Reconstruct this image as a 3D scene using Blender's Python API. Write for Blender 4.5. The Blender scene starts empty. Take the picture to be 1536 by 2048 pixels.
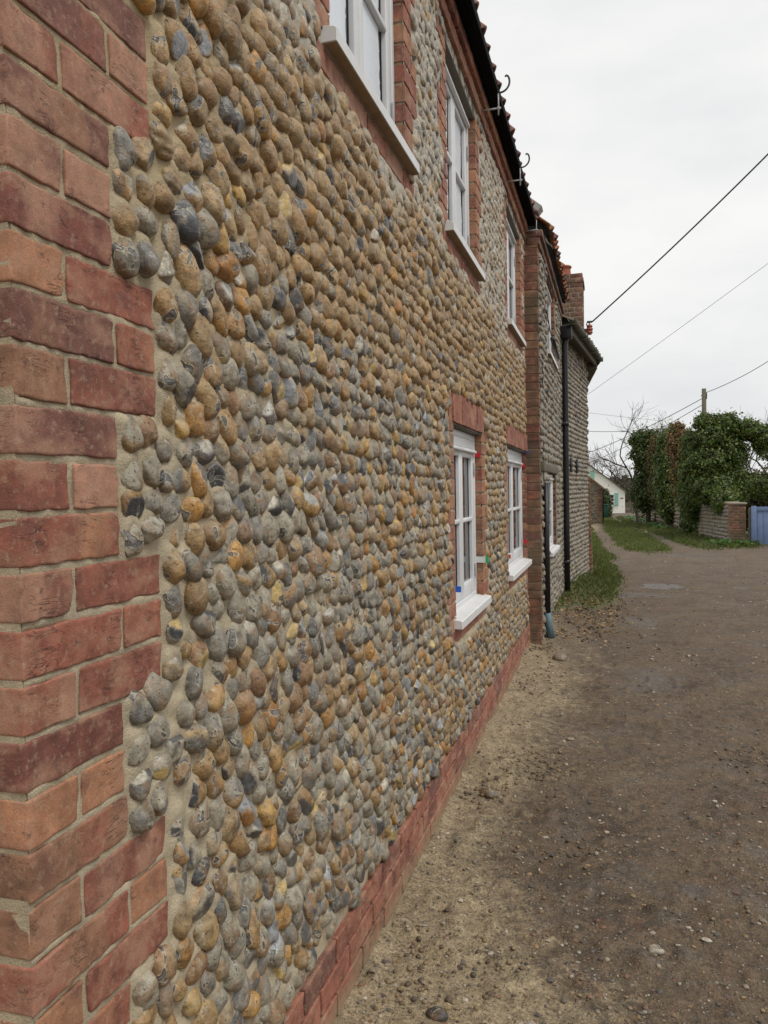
import bpy, bmesh, math, random
import numpy as np
from mathutils import Matrix, Vector

# ------------------------------------------------------------------ camera, world, sun, exposure
SC = bpy.context.scene
C = SC.collection
F_PX, YAW, PITCH, ROLL, CAM_X, EYE = 1558.33, 0.286250, 0.026844, 0.017590, 0.747728, 1.45

def cam_axes():
    f = np.array([-math.sin(YAW)*math.cos(PITCH), math.cos(YAW)*math.cos(PITCH), -math.sin(PITCH)])
    r = np.array([math.cos(YAW), math.sin(YAW), 0.0])
    d = np.cross(f, r)
    r2 = math.cos(ROLL)*r + math.sin(ROLL)*d
    d2 = -math.sin(ROLL)*r + math.cos(ROLL)*d
    return r2, d2, f
AX_R, AX_D, AX_F = cam_axes()
cam_data = bpy.data.cameras.new('camera')
cam = bpy.data.objects.new('camera', cam_data); C.objects.link(cam)
cam_data.sensor_fit = 'HORIZONTAL'; cam_data.sensor_width = 36.0
cam_data.lens = F_PX/1536*36.0
cam_data.clip_start = 0.02; cam_data.clip_end = 2000
M = Matrix.Identity(4)
for i in range(3):
    M[i][0] = AX_R[i]; M[i][1] = -AX_D[i]; M[i][2] = -AX_F[i]
M[0][3], M[1][3], M[2][3] = CAM_X, 0.0, EYE
cam.matrix_world = M
SC.camera = cam

SUN_EL, SUN_AZ = math.radians(56), math.radians(118)     # azimuth from +Y towards +X
world = bpy.data.worlds.new('World'); SC.world = world; world.use_nodes = True
wn = world.node_tree; wn.nodes.clear()
w_out = wn.nodes.new('ShaderNodeOutputWorld'); w_bg = wn.nodes.new('ShaderNodeBackground')
w_sky = wn.nodes.new('ShaderNodeTexSky'); w_sky.sky_type = 'NISHITA'; w_sky.sun_disc = False
w_sky.sun_elevation = SUN_EL; w_sky.sun_rotation = SUN_AZ
w_sky.air_density = 1.0; w_sky.dust_density = 3.0
w_tc = wn.nodes.new('ShaderNodeTexCoord'); w_map = wn.nodes.new('ShaderNodeMapping')
w_map.inputs['Scale'].default_value = (1.0, 1.0, 2.6)
w_no = wn.nodes.new('ShaderNodeTexNoise'); w_no.inputs['Scale'].default_value = 2.3
w_no.inputs['Detail'].default_value = 6; w_no.inputs['Roughness'].default_value = 0.5
w_rp = wn.nodes.new('ShaderNodeValToRGB')
w_rp.color_ramp.elements[0].position = 0.25; w_rp.color_ramp.elements[0].color = (0.72, 0.745, 0.77, 1)
w_rp.color_ramp.elements[1].position = 0.62; w_rp.color_ramp.elements[1].color = (1.0, 0.995, 0.98, 1)
w_vm = wn.nodes.new('ShaderNodeVectorMath'); w_vm.operation = 'SCALE'; w_vm.inputs['Scale'].default_value = 7.3
w_mx = wn.nodes.new('ShaderNodeMix'); w_mx.data_type = 'RGBA'; w_mx.inputs[0].default_value = 0.975
wl = wn.links.new
wl(w_tc.outputs['Generated'], w_map.inputs['Vector']); wl(w_map.outputs['Vector'], w_no.inputs['Vector'])
wl(w_no.outputs['Fac'], w_rp.inputs['Fac']); wl(w_rp.outputs['Color'], w_vm.inputs[0])
wl(w_sky.outputs['Color'], w_mx.inputs[6]); wl(w_vm.outputs['Vector'], w_mx.inputs[7])
wl(w_mx.outputs[2], w_bg.inputs['Color']); w_bg.inputs['Strength'].default_value = 0.1
wl(w_bg.outputs['Background'], w_out.inputs['Surface'])

sun_d = bpy.data.lights.new('sun', 'SUN'); sun_d.energy = 1.4; sun_d.angle = math.radians(22)
sun_d.color = (1.0, 0.965, 0.91)
sun = bpy.data.objects.new('sun', sun_d); C.objects.link(sun)
sd = Vector((math.sin(SUN_AZ)*math.cos(SUN_EL), math.cos(SUN_AZ)*math.cos(SUN_EL), math.sin(SUN_EL)))
sun.rotation_euler = sd.to_track_quat('Z', 'Y').to_euler()
SC.view_settings.view_transform = 'Standard'; SC.view_settings.look = 'None'
SC.view_settings.exposure = 0.4; SC.view_settings.gamma = 1.0
SC.view_settings.use_curve_mapping = False
SC.render.engine = 'CYCLES'
SC.cycles.use_denoising = True
SC.cycles.max_bounces = 6; SC.cycles.diffuse_bounces = 3; SC.cycles.glossy_bounces = 3
SC.cycles.sample_clamp_indirect = 6.0

rng = np.random.default_rng(7)
random.seed(7)

# ------------------------------------------------------------------ helpers
def project(P):
    P = np.atleast_2d(np.asarray(P, float)) - np.array([CAM_X, 0, EYE])
    x, y, z = P@AX_R, P@AX_D, P@AX_F
    z = np.where(np.abs(z) < 1e-6, 1e-6, z)
    return np.stack([768+F_PX*x/z, 1024+F_PX*y/z, z], 1)

ROOT_LOC = {}
def attach(o, parent):
    if parent is not None:
        o.parent = parent
        if parent.name in ROOT_LOC:
            o.matrix_parent_inverse = Matrix.Translation(-Vector(ROOT_LOC[parent.name]))
    C.objects.link(o)

def tag(o, label=None, cat=None, group=None, kind=None):
    if label: o['label'] = label
    if cat: o['category'] = cat
    if group: o['group'] = group
    if kind: o['kind'] = kind
    return o

def thing(name, loc, label, cat, group=None):
    o = bpy.data.objects.new(name, None); o.location = loc; o.empty_display_size = 0.1
    C.objects.link(o); ROOT_LOC[o.name] = tuple(loc)
    return tag(o, label, cat, group)

def make_mesh(name, V, F, mat=None, col=None, aux=None, smooth=True):
    """V (n,3); F list of int arrays (k,3) or (k,4)"""
    me = bpy.data.meshes.new(name)
    V = np.ascontiguousarray(V, dtype=np.float32)
    F = [np.asarray(f, np.int32) for f in F if len(f)]
    me.vertices.add(len(V)); me.vertices.foreach_set('co', V.ravel())
    nl = sum(f.size for f in F); npoly = sum(len(f) for f in F)
    me.loops.add(nl); me.polygons.add(npoly)
    me.loops.foreach_set('vertex_index', np.concatenate([f.ravel() for f in F]))
    tot = np.concatenate([np.full(len(f), f.shape[1], np.int32) for f in F])
    st = np.concatenate([[0], np.cumsum(tot)[:-1]]).astype(np.int32)
    me.polygons.foreach_set('loop_start', st); me.polygons.foreach_set('loop_total', tot)
    me.polygons.foreach_set('use_smooth', np.full(npoly, bool(smooth)))
    me.update(calc_edges=True); me.validate()
    if col is not None:
        col = np.asarray(col, np.float32)
        if col.ndim == 1: col = np.tile(col, (len(V), 1))
        if col.shape[1] == 3: col = np.concatenate([col, np.ones((len(col), 1), np.float32)], 1)
        a = me.attributes.new('col', 'FLOAT_COLOR', 'POINT'); a.data.foreach_set('color', np.ascontiguousarray(col).ravel())
    if aux is not None:
        a = me.attributes.new('aux', 'FLOAT', 'POINT'); a.data.foreach_set('value', np.asarray(aux, np.float32))
    if mat is not None: me.materials.append(mat)
    return me

def mesh_obj(name, V, F, mat, parent=None, col=None, aux=None, smooth=True):
    o = bpy.data.objects.new(name, make_mesh(name, V, F, mat, col, aux, smooth))
    attach(o, parent)
    return o

class MB:
    """collects shapes into one mesh"""
    def __init__(s): s.V = []; s.T = []; s.Q = []; s.col = []; s.aux = []; s.n = 0
    def add(s, V, F, col=None, aux=0.0):
        V = np.asarray(V, float)
        for f in (F if isinstance(F, list) else [F]):
            f = np.asarray(f)
            if not len(f): continue
            (s.T if f.shape[1] == 3 else s.Q).append(f+s.n)
        s.V.append(V); s.n += len(V)
        c = np.array([0.5, 0.5, 0.5]) if col is None else np.asarray(col, float)
        if c.ndim == 1: c = np.tile(c[:3], (len(V), 1))
        s.col.append(c[:, :3]); s.aux.append(np.broadcast_to(np.asarray(aux, float), (len(V),)))
    def box(s, lo, hi, col=None, rot=None, b=0.0):
        lo, hi = np.array(lo, float), np.array(hi, float)
        if b <= 0:
            V = np.array([[x, y, z] for x in (lo[0], hi[0]) for y in (lo[1], hi[1]) for z in (lo[2], hi[2])])
            Fq = np.array([[0, 1, 3, 2], [4, 6, 7, 5], [0, 4, 5, 1], [2, 3, 7, 6], [0, 2, 6, 4], [1, 5, 7, 3]])
        else:
            V, Fq = rbox(hi-lo, (3, 3, 3), b); V = V+(lo+hi)/2
        if rot is not None: V = rot(V)
        s.add(V, Fq, col)
    def tube(s, pts, rad, col=None, seg=8, cap=True):
        V, Fq, Ft = tube(pts, rad, seg, cap); s.add(V, [Fq, Ft], col)
    def obj(s, name, mat, parent=None, smooth=True, kind=None):
        if not s.V: return None
        F = []
        if s.T: F.append(np.concatenate(s.T))
        if s.Q: F.append(np.concatenate(s.Q))
        o = mesh_obj(name, np.concatenate(s.V), F, mat, parent, np.concatenate(s.col), np.concatenate(s.aux), smooth)
        if kind: o['kind'] = kind
        return o

_rb = {}
def rbox(size, n, b):
    """rounded box centred on the origin, lattice surface; returns V, quads"""
    key = tuple(n)
    if key not in _rb:
        nx, ny, nz = n
        idx = -np.ones((nx+1, ny+1, nz+1), int); pts = []
        for i in range(nx+1):
            for j in range(ny+1):
                for k in range(nz+1):
                    if i in (0, nx) or j in (0, ny) or k in (0, nz):
                        idx[i, j, k] = len(pts); pts.append((i, j, k))
        Q = []
        for j in range(ny):
            for k in range(nz):
                Q.append([idx[0, j, k], idx[0, j, k+1], idx[0, j+1, k+1], idx[0, j+1, k]])
                Q.append([idx[nx, j, k], idx[nx, j+1, k], idx[nx, j+1, k+1], idx[nx, j, k+1]])
        for i in range(nx):
            for k in range(nz):
                Q.append([idx[i, 0, k], idx[i+1, 0, k], idx[i+1, 0, k+1], idx[i, 0, k+1]])
                Q.append([idx[i, ny, k], idx[i, ny, k+1], idx[i+1, ny, k+1], idx[i+1, ny, k]])
        for i in range(nx):
            for j in range(ny):
                Q.append([idx[i, j, 0], idx[i, j+1, 0], idx[i+1, j+1, 0], idx[i+1, j, 0]])
                Q.append([idx[i, j, nz], idx[i+1, j, nz], idx[i+1, j+1, nz], idx[i, j+1, nz]])
        _rb[key] = (np.array(pts), np.array(Q))
    pts, Q = _rb[key]
    P = np.zeros((len(pts), 3))
    for a in range(3):
        m = n[a]; L = size[a]; bb = min(b, L*0.24)
        if m >= 5:
            lin = np.concatenate([[-L/2, -L/2+bb], np.linspace(-L/2+bb*2.2, L/2-bb*2.2, m-3), [L/2-bb, L/2]])
        elif m >= 3:
            lin = np.concatenate([[-L/2], np.linspace(-L/2+bb, L/2-bb, m-1), [L/2]])
        else: lin = np.linspace(-L/2, L/2, m+1)
        P[:, a] = lin[pts[:, a]]
    h = np.array(size)/2
    inner = np.clip(P, -(h-b), h-b); dlt = P-inner
    ln = np.linalg.norm(dlt, axis=1, keepdims=True)
    P = np.where(ln > 1e-9, inner+dlt/np.maximum(ln, 1e-9)*np.minimum(ln, b), P)
    return P, Q

def tube(pts, rad, seg=8, cap=True):
    pts = np.asarray(pts, float); n = len(pts)
    rad = np.broadcast_to(np.asarray(rad, float), (n,))
    tg = np.gradient(pts, axis=0); tg /= np.maximum(np.linalg.norm(tg, axis=1, keepdims=True), 1e-9)
    u = np.cross(tg[0], [0.0, 0, 1] if abs(tg[0][2]) < 0.9 else [1.0, 0, 0]); V = []
    a = np.linspace(0, 2*math.pi, seg, endpoint=False)
    for i in range(n):
        u = u-tg[i]*(u@tg[i]); u /= max(np.linalg.norm(u), 1e-9); v = np.cross(tg[i], u)
        V.append(pts[i]+rad[i]*(np.cos(a)[:, None]*u+np.sin(a)[:, None]*v))
    V = np.concatenate(V)
    i = np.arange(n-1)[:, None]*seg; k = np.arange(seg)[None, :]; k2 = (k+1) % seg
    Q = np.stack([i+k, i+k2, i+seg+k2, i+seg+k], -1).reshape(-1, 4)
    T = np.zeros((0, 3), int)
    if cap:
        V = np.concatenate([V, pts[:1], pts[-1:]])
        kk = np.arange(seg); k3 = (kk+1) % seg
        T = np.concatenate([np.stack([np.full(seg, n*seg), k3, kk], 1),
                            np.stack([np.full(seg, n*seg+1), (n-1)*seg+kk, (n-1)*seg+k3], 1)])
    return V, Q, T

def hsh(ix, iy, s):
    h = (ix.astype(np.int64)*374761393+iy.astype(np.int64)*668265263+s*974634777) & 0x7fffffff
    h = ((h ^ (h >> 13))*1274126177) & 0x7fffffff
    return ((h ^ (h >> 16)) & 0xffff)/65535.0
def vn(x, y, s=0):
    x = np.asarray(x, float); y = np.asarray(y, float)
    ix, iy = np.floor(x), np.floor(y); fx, fy = x-ix, y-iy
    fx = fx*fx*(3-2*fx); fy = fy*fy*(3-2*fy)
    a, b, c, d = hsh(ix, iy, s), hsh(ix+1, iy, s), hsh(ix, iy+1, s), hsh(ix+1, iy+1, s)
    return (a*(1-fx)+b*fx)*(1-fy)+(c*(1-fx)+d*fx)*fy
def fbm(x, y, s=0, o=4):
    t = 0; a = 0.5; n = 0
    for k in range(o):
        t = t+a*vn(x*2**k, y*2**k, s+k*17); n += a; a *= 0.5
    return t/n

ICO = {}
for sub in (1, 2, 3, 4):
    bm = bmesh.new(); bmesh.ops.create_icosphere(bm, subdivisions=sub, radius=1.0)
    ICO[sub] = (np.array([v.co[:] for v in bm.verts]), np.array([[v.index for v in f.verts] for f in bm.faces]))
    bm.free()

# ------------------------------------------------------------------ material kit
class NT:
    def __init__(s, name):
        s.m = bpy.data.materials.new(name); s.m.use_nodes = True
        s.t = s.m.node_tree; s.t.nodes.clear()
        s.out = s.t.nodes.new('ShaderNodeOutputMaterial')
        s.b = s.t.nodes.new('ShaderNodeBsdfPrincipled')
        s.t.links.new(s.b.outputs[0], s.out.inputs[0])
    def n(s, ty, props=None, **ins):
        nd = s.t.nodes.new(ty)
        for k, v in (props or {}).items(): setattr(nd, k, v)
        for k, v in ins.items(): s.set(nd, k, v)
        return nd
    def set(s, nd, k, v):
        k = int(k[1:]) if k[0] == '_' else k.replace('_', ' ')
        sock = nd.inputs[k]
        if isinstance(v, bpy.types.NodeSocket): s.t.links.new(v, sock)
        else: sock.default_value = v
    def pos(s): return s.n('ShaderNodeNewGeometry').outputs['Position']
    def obj(s): return s.n('ShaderNodeTexCoord').outputs['Object']
    def mapv(s, v, sc): return s.n('ShaderNodeMapping', None, Vector=v, Scale=sc).outputs[0]
    def attr(s, nm, o='Color'): return s.n('ShaderNodeAttribute', {'attribute_name': nm}).outputs[o]
    def noise(s, v, sc, det=4, ro=0.55, dist=0.0):
        return s.n('ShaderNodeTexNoise', None, Vector=v, Scale=sc, Detail=det, Roughness=ro, Distortion=dist).outputs['Fac']
    def vor(s, v, sc, out='Distance', feat='F1'):
        return s.n('ShaderNodeTexVoronoi', {'feature': feat}, Vector=v, Scale=sc).outputs[out]
    def ramp(s, f, pts, mode='LINEAR'):
        nd = s.n('ShaderNodeValToRGB', None, Fac=f); cr = nd.color_ramp; cr.interpolation = mode
        while len(cr.elements) < len(pts): cr.elements.new(0.5)
        for e, (p, c) in zip(cr.elements, pts):
            e.position = p; e.color = (c, c, c, 1) if np.isscalar(c) else (*c[:3], 1)
        return nd.outputs['Color']
    def mix(s, f, a, b, mode='MIX'):
        nd = s.n('ShaderNodeMix', {'data_type': 'RGBA', 'blend_type': mode})
        for i, v in ((0, f), (6, a), (7, b)):
            if isinstance(v, bpy.types.NodeSocket): s.t.links.new(v, nd.inputs[i])
            elif i == 0: nd.inputs[0].default_value = v
            else: nd.inputs[i].default_value = (*v[:3], 1) if not np.isscalar(v) else (v, v, v, 1)
        return nd.outputs[2]
    def math(s, op, a, b=0.0, c=None):
        nd = s.n('ShaderNodeMath', {'operation': op}); s.set(nd, '_0', a); s.set(nd, '_1', b)
        if c is not None: s.set(nd, '_2', c)
        return nd.outputs[0]
    def bump(s, h, st, d, nrm=None):
        nd = s.n('ShaderNodeBump', None, Strength=st, Distance=d, Height=h)
        if nrm is not None: s.t.links.new(nrm, nd.inputs['Normal'])
        return nd.outputs[0]
    def fin(s, base=None, rough=None, nrm=None, **kw):
        if base is not None:
            if isinstance(base, bpy.types.NodeSocket): s.t.links.new(base, s.b.inputs['Base Color'])
            else: s.b.inputs['Base Color'].default_value = (*base[:3], 1)
        if rough is not None: s.set(s.b, 'Roughness', rough)
        if nrm is not None: s.t.links.new(nrm, s.b.inputs['Normal'])
        for k, v in kw.items(): s.set(s.b, k, v)
        return s.m

def m_cobble():
    t = NT('flint_cobble'); p = t.pos(); c = t.attr('col'); ax = t.attr('aux', 'Fac')
    mott = t.noise(p, 48, 4, 0.55); fine = t.noise(p, 300, 3, 0.6); pit = t.noise(p, 150, 3, 0.6, 0.6); pat = t.noise(p, 40, 4, 0.6)
    c1 = t.mix(1.0, c, t.ramp(mott, [(0.28, 0.48), (0.5, 1.0), (0.74, 1.42)]), 'MULTIPLY')
    keep = t.math('SUBTRACT', 1.0, ax)
    q1 = t.math('MULTIPLY', t.ramp(t.noise(t.mapv(p, (1, 1, .7)), 34, 4, 0.6, .3), [(0.53, 0.0), (0.62, 0.6)]), keep)
    c1 = t.mix(q1, c1, (0.245, 0.135, 0.055))
    pf = t.math('MULTIPLY', t.ramp(pat, [(0.56, 0.0), (0.66, 0.55)]), keep)
    c2 = t.mix(pf, c1, (0.36, 0.315, 0.225))
    # windows broken through the rind into glassy flint, each with a chalky rim
    wn_ = t.noise(t.mapv(p, (1.1, .9, .8)), 27, 2, 0.45, .8)
    rim = t.ramp(wn_, [(0.60, 0.0), (0.625, 0.6), (0.64, 0.6), (0.66, 0.0)])
    gl = t.ramp(wn_, [(0.64, 0.0), (0.66, 1.0)])
    c2 = t.mix(rim, c2, (0.43, 0.40, 0.32))
    c2 = t.mix(t.math('MULTIPLY', gl, 0.88), c2, t.mix(t.ramp(t.noise(p, 75, 3, 0.6), [(0.4, 0.0), (0.6, 1.0)]), (0.075, 0.074, 0.076), (0.19, 0.185, 0.175)))
    dk = t.math('MULTIPLY', t.ramp(pit, [(0.31, 0.75), (0.39, 0.0)]), keep)
    c3 = t.mix(dk, c2, (0.10, 0.075, 0.05))
    c4 = t.mix(1.0, c3, t.ramp(fine, [(0.3, 0.84), (0.7, 1.14)]), 'MULTIPLY')
    h = t.math('MULTIPLY_ADD', t.ramp(pit, [(0.25, 0.0), (0.36, 1.0)]), 0.6, t.math('MULTIPLY_ADD', mott, 1.0, t.math('MULTIPLY_ADD', gl, -0.6, t.math('MULTIPLY', fine, 0.2))))
    ro = t.math('MULTIPLY_ADD', t.math('MAXIMUM', ax, gl), -0.26, 0.54)
    return t.fin(c4, ro, t.bump(h, 0.95, 0.0058))
def m_mortar(name, grain=1.0):
    t = NT(name); p = t.pos(); c = t.attr('col')
    a = t.noise(p, 30, 5, 0.6); g = t.noise(p, 500, 3, 0.7); pe = t.vor(p, 260)
    c1 = t.mix(1.0, c, t.ramp(a, [(0.3, 0.78), (0.7, 1.16)]), 'MULTIPLY')
    c2 = t.mix(1.0, c1, t.ramp(g, [(0.28, 0.72), (0.72, 1.22)]), 'MULTIPLY')
    c3 = t.mix(t.ramp(pe, [(0.10, 0.5), (0.2, 0.0)]), c2, (0.16, 0.12, 0.08))
    h = t.math('MULTIPLY_ADD', g, 0.7, t.math('MULTIPLY_ADD', a, 0.8, t.math('MULTIPLY', pe, -0.4)))
    return t.fin(c3, 0.92, t.bump(h, 0.8*grain, 0.003))
def m_brick(name, weather=0.0):
    t = NT(name); p = t.pos(); c = t.attr('col')
    mott = t.noise(p, 28, 5, 0.65); fine = t.noise(p, 380, 3, 0.65)
    cr = t.noise(t.mapv(p, (34, 15, 62)), 1.0, 4, 0.62, 0.9)
    fis = t.ramp(t.math('ABSOLUTE', t.math('SUBTRACT', cr, 0.5)), [(0.0, 1.0), (0.016, 0.0)])
    reg = t.ramp(t.noise(p, 13, 2, 0.5), [(0.54, 0.0), (0.64, 1.0)])
    fis = t.math('MULTIPLY', fis, reg)
    c1 = t.mix(1.0, c, t.ramp(mott, [(0.25, 0.58), (0.5, 1.0), (0.78, 1.45)]), 'MULTIPLY')
    hu = t.noise(t.mapv(p, (1, .8, 1.3)), 11, 4, 0.6)
    c1 = t.mix(t.ramp(hu, [(0.49, 0.0), (0.64, 0.7)]), c1, (0.385, 0.21, 0.135))
    c1 = t.mix(t.ramp(hu, [(0.30, 0.55), (0.43, 0.0)]), c1, (0.13, 0.055, 0.045))
    pale = t.ramp(t.noise(p, 75, 4, 0.7), [(0.53, 0.0), (0.72, 0.6)])
    c2 = t.mix(pale, c1, (0.40, 0.29, 0.195))
    dark = t.ramp(t.noise(p, 48, 3, 0.6), [(0.27, 0.6), (0.37, 0.0)])
    c3 = t.mix(dark, c2, (0.075, 0.04, 0.035))
    c4 = t.mix(t.math('MULTIPLY', fis, 0.6), c3, (0.05, 0.025, 0.02))
    c5 = t.mix(1.0, c4, t.ramp(fine, [(0.3, 0.82), (0.7, 1.16)]), 'MULTIPLY')
    sz = t.n('ShaderNodeSeparateXYZ', None, Vector=p).outputs[2]
    spl = t.math('SUBTRACT', t.math('MULTIPLY_ADD', t.noise(p, 22, 5, 0.7), 0.22, 0.0), sz)
    c5 = t.mix(t.ramp(spl, [(0.0, 0.0), (0.09, 0.75)]), c5, (0.27, 0.20, 0.115))      # sandy splash at the foot
    if weather:
        wz = t.noise(p, 5, 4, 0.6)
        c5 = t.mix(t.math('MULTIPLY', t.ramp(wz, [(0.35, 0.0), (0.6, 1.0)]), weather), c5, (0.085, 0.07, 0.04))
    h = t.math('MULTIPLY_ADD', fis, -1.3, t.math('MULTIPLY_ADD', mott, 1.0, t.math('MULTIPLY', fine, 0.5)))
    return t.fin(c5, 0.84, t.bump(h, 0.7, 0.003))
def m_paint(name, col, rough=0.45, dirt=0.25, sc=14, spec=0.4):
    t = NT(name); p = t.pos(); a = t.noise(p, sc, 5, 0.6); g = t.noise(p, sc*22, 3, 0.6)
    c = t.mix(t.ramp(a, [(0.42, 0.0), (0.75, dirt)]), col, (col[0]*0.55, col[1]*0.52, col[2]*0.47))
    return t.fin(c, t.math('MULTIPLY_ADD', g, 0.2, rough-0.1), t.bump(g, 0.15, 0.0015), Specular_IOR_Level=spec)
def m_attr(name, rough=0.8, nsc=40, bump=0.4, bd=0.004, lo=0.7, hi=1.25, spec=0.4):
    t = NT(name); p = t.pos(); a = t.noise(p, nsc, 5, 0.62)
    c = t.mix(1.0, t.attr('col'), t.ramp(a, [(0.3, lo), (0.7, hi)]), 'MULTIPLY')
    return t.fin(c, rough, t.bump(a, bump, bd), Specular_IOR_Level=spec)
def m_leaf(name, rough=0.5):
    t = NT(name); c = t.attr('col')
    t.fin(c, rough, None, Specular_IOR_Level=0.45)
    tr = t.n('ShaderNodeBsdfTranslucent'); t.t.links.new(t.mix(1.0, c, (1.1, 1.2, 0.7), 'MULTIPLY'), tr.inputs['Color'])
    mx = t.n('ShaderNodeMixShader', None, Fac=0.32); t.t.links.new(t.b.outputs[0], mx.inputs[1]); t.t.links.new(tr.outputs[0], mx.inputs[2])
    t.t.links.new(mx.outputs[0], t.out.inputs[0]); return t.m
def m_glass():
    t = NT('window_glass'); p = t.pos(); a = t.noise(p, 3.0, 3, 0.5)
    return t.fin(t.ramp(a, [(0.3, (0.018, 0.02, 0.024)), (0.7, (0.05, 0.052, 0.055))]), 0.03, t.bump(t.noise(p, 1.6, 2, 0.5), 0.05, 0.01),
                 Specular_IOR_Level=0.6, IOR=1.5)

MAT = dict(cobble=m_cobble(), mortar=m_mortar('lime_mortar'), brick=m_brick('soft_red_brick'), oldbrick=m_brick('weathered_brick', 0.8),
           white=m_paint('white_paint', (0.66, 0.67, 0.675), 0.4, 0.16), glass=m_glass(), sill=m_paint('sill_paint', (0.66, 0.66, 0.655), 0.5, 0.22, 20),
           raw=m_paint('sill_underside_timber', (0.30, 0.225, 0.15), 0.8, 0.5, 30), black=m_paint('black_plastic', (0.012, 0.011, 0.012), 0.42, 0.3, 20),
           steel=m_paint('galvanised_steel', (0.42, 0.43, 0.44), 0.35, 0.4, 60), iron=m_paint('dark_iron', (0.05, 0.05, 0.055), 0.5, 0.4, 60),
           lintel=m_paint('grey_lintel', (0.14, 0.125, 0.10), 0.7, 0.4, 25), tile=m_attr('clay_pantile', 0.75, 35, 0.5, 0.004),
           generic=m_attr('weathered_surface', 0.8, 30), leaf=m_leaf('ivy_leaf', 0.38), grass=m_leaf('grass_blade', 0.6), bark=m_attr('bark', 0.9, 60, 0.6, 0.01),
           stone=m_attr('loose_stone', 0.75, 160, 0.5, 0.002), film=m_paint('protective_film', (0.66, 0.71, 0.76), 0.22, 0.12, 30, 0.5),
           red=m_paint('red_plastic', (0.5, 0.03, 0.035), 0.35, 0.2), blue=m_paint('blue_plastic', (0.02, 0.12, 0.55), 0.35, 0.2), green=m_paint('green_plastic', (0.02, 0.42, 0.08), 0.35, 0.2),
           gutter=m_paint('mossy_gutter', (0.12, 0.115, 0.085), 0.8, 0.9, 9), render=m_paint('white_render', (0.78, 0.77, 0.70), 0.85, 0.12, 3),
           teal=m_paint('teal_paint', (0.22, 0.46, 0.38), 0.55, 0.3), gate=m_paint('blue_gate_paint', (0.15, 0.215, 0.37), 0.5, 0.35, 8), lead=m_paint('lead_flashing', (0.40, 0.40, 0.385), 0.6, 0.5, 18),
           cable=m_paint('black_cable', (0.03, 0.03, 0.032), 0.6, 0.2), porcelain=m_paint('brown_porcelain', (0.34, 0.10, 0.06), 0.25, 0.4, 40),
           pot=m_paint('terracotta', (0.33, 0.105, 0.06), 0.8, 0.5, 14), bin=m_paint('green_bin_plastic', (0.012, 0.055, 0.032), 0.5, 0.3), pipeblue=m_paint('blue_grey_plastic', (0.10, 0.17, 0.20), 0.5, 0.5, 30),
           felt=m_paint('black_felt', (0.006, 0.006, 0.007), 0.9, 0.2, 20, 0.1),
           oldwood=m_paint('weathered_timber', (0.13, 0.115, 0.085), 0.85, 0.6, 25), blocker=m_paint('light_blocker_dark', (0.08, 0.075, 0.07), 0.9, 0.2))  # last one: for the unseen boxes that block light behind the walls

# ------------------------------------------------------------------ layout numbers (metres): wall face x=0, wall runs along +Y, camera at y=0
Y0, Y1 = 0.842, 7.12
ZN0, PITCHZ = 1.5776, 0.075
PL_TOP = 0.235
Z_TOP = 3.655
UP = [(2.08, 2.914), (3.70, 4.535), (5.905, 6.775)]     # upper openings
UZ0, UZ1 = 2.715, 3.585
LO = [(3.76, 4.605), (5.76, 7.085)]                      # lower openings
LZ0, LZ1 = 0.815, 1.775
REV = -0.038
PAL = dict(R=(.255, .088, .056), P=(.185, .078, .058), O=(.35, .165, .088), K=(.36, .185, .12), B=(.26, .13, .075), D=(.18, .06, .042), M=(.29, .108, .066))
def g_base(y): return np.where(y < 8, 0.0, -0.0145*(y-8))

# ------------------------------------------------------------------ the ground
CG = np.array([(-.3, 60), (-.05, 52.6), (.5, 32.1), (.92, 22.9), (1.15, 20.9), (1.5, 20.1), (2.13, 20.6), (2.05, 26), (1.8, 33), (1.31, 41.3), (.75, 52), (.5, 60)])
LV = np.array([(-30, 60), (-.75, 60), (-.41, 40), (.16, 27.6), (.69, 17), (.86, 12.9), (.72, 10.2), (.40, 9.0), (.16, 8.1), (-.2, 7.5), (-30, 7.5)])
RV = np.array([(.9, 60), (1.43, 41.3), (2.1, 32), (2.47, 26.3), (2.75, 22.8), (2.92, 21.6), (4.2, 21.7), (4.6, 23.5), (60, 25), (60, 60)])
def inpoly(x, y, P):
    r = np.zeros(x.shape, bool); j = len(P)-1
    for i in range(len(P)):
        xi, yi = P[i]; xj, yj = P[j]
        cnd = ((yi > y) != (yj > y)) & (x < (xj-xi)*(y-yi)/(yj-yi+1e-12)+xi)
        r ^= cnd; j = i
    return r
def grass_mask(x, y):
    wx = x+(fbm(x*3, y*0.9, 5, 3)-.5)*0.35; wy = y+(fbm(x*3, y*0.9, 9, 3)-.5)*1.2
    return (inpoly(wx, wy, CG) | inpoly(wx, wy, LV) | inpoly(wx, wy, RV)).astype(float)
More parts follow.
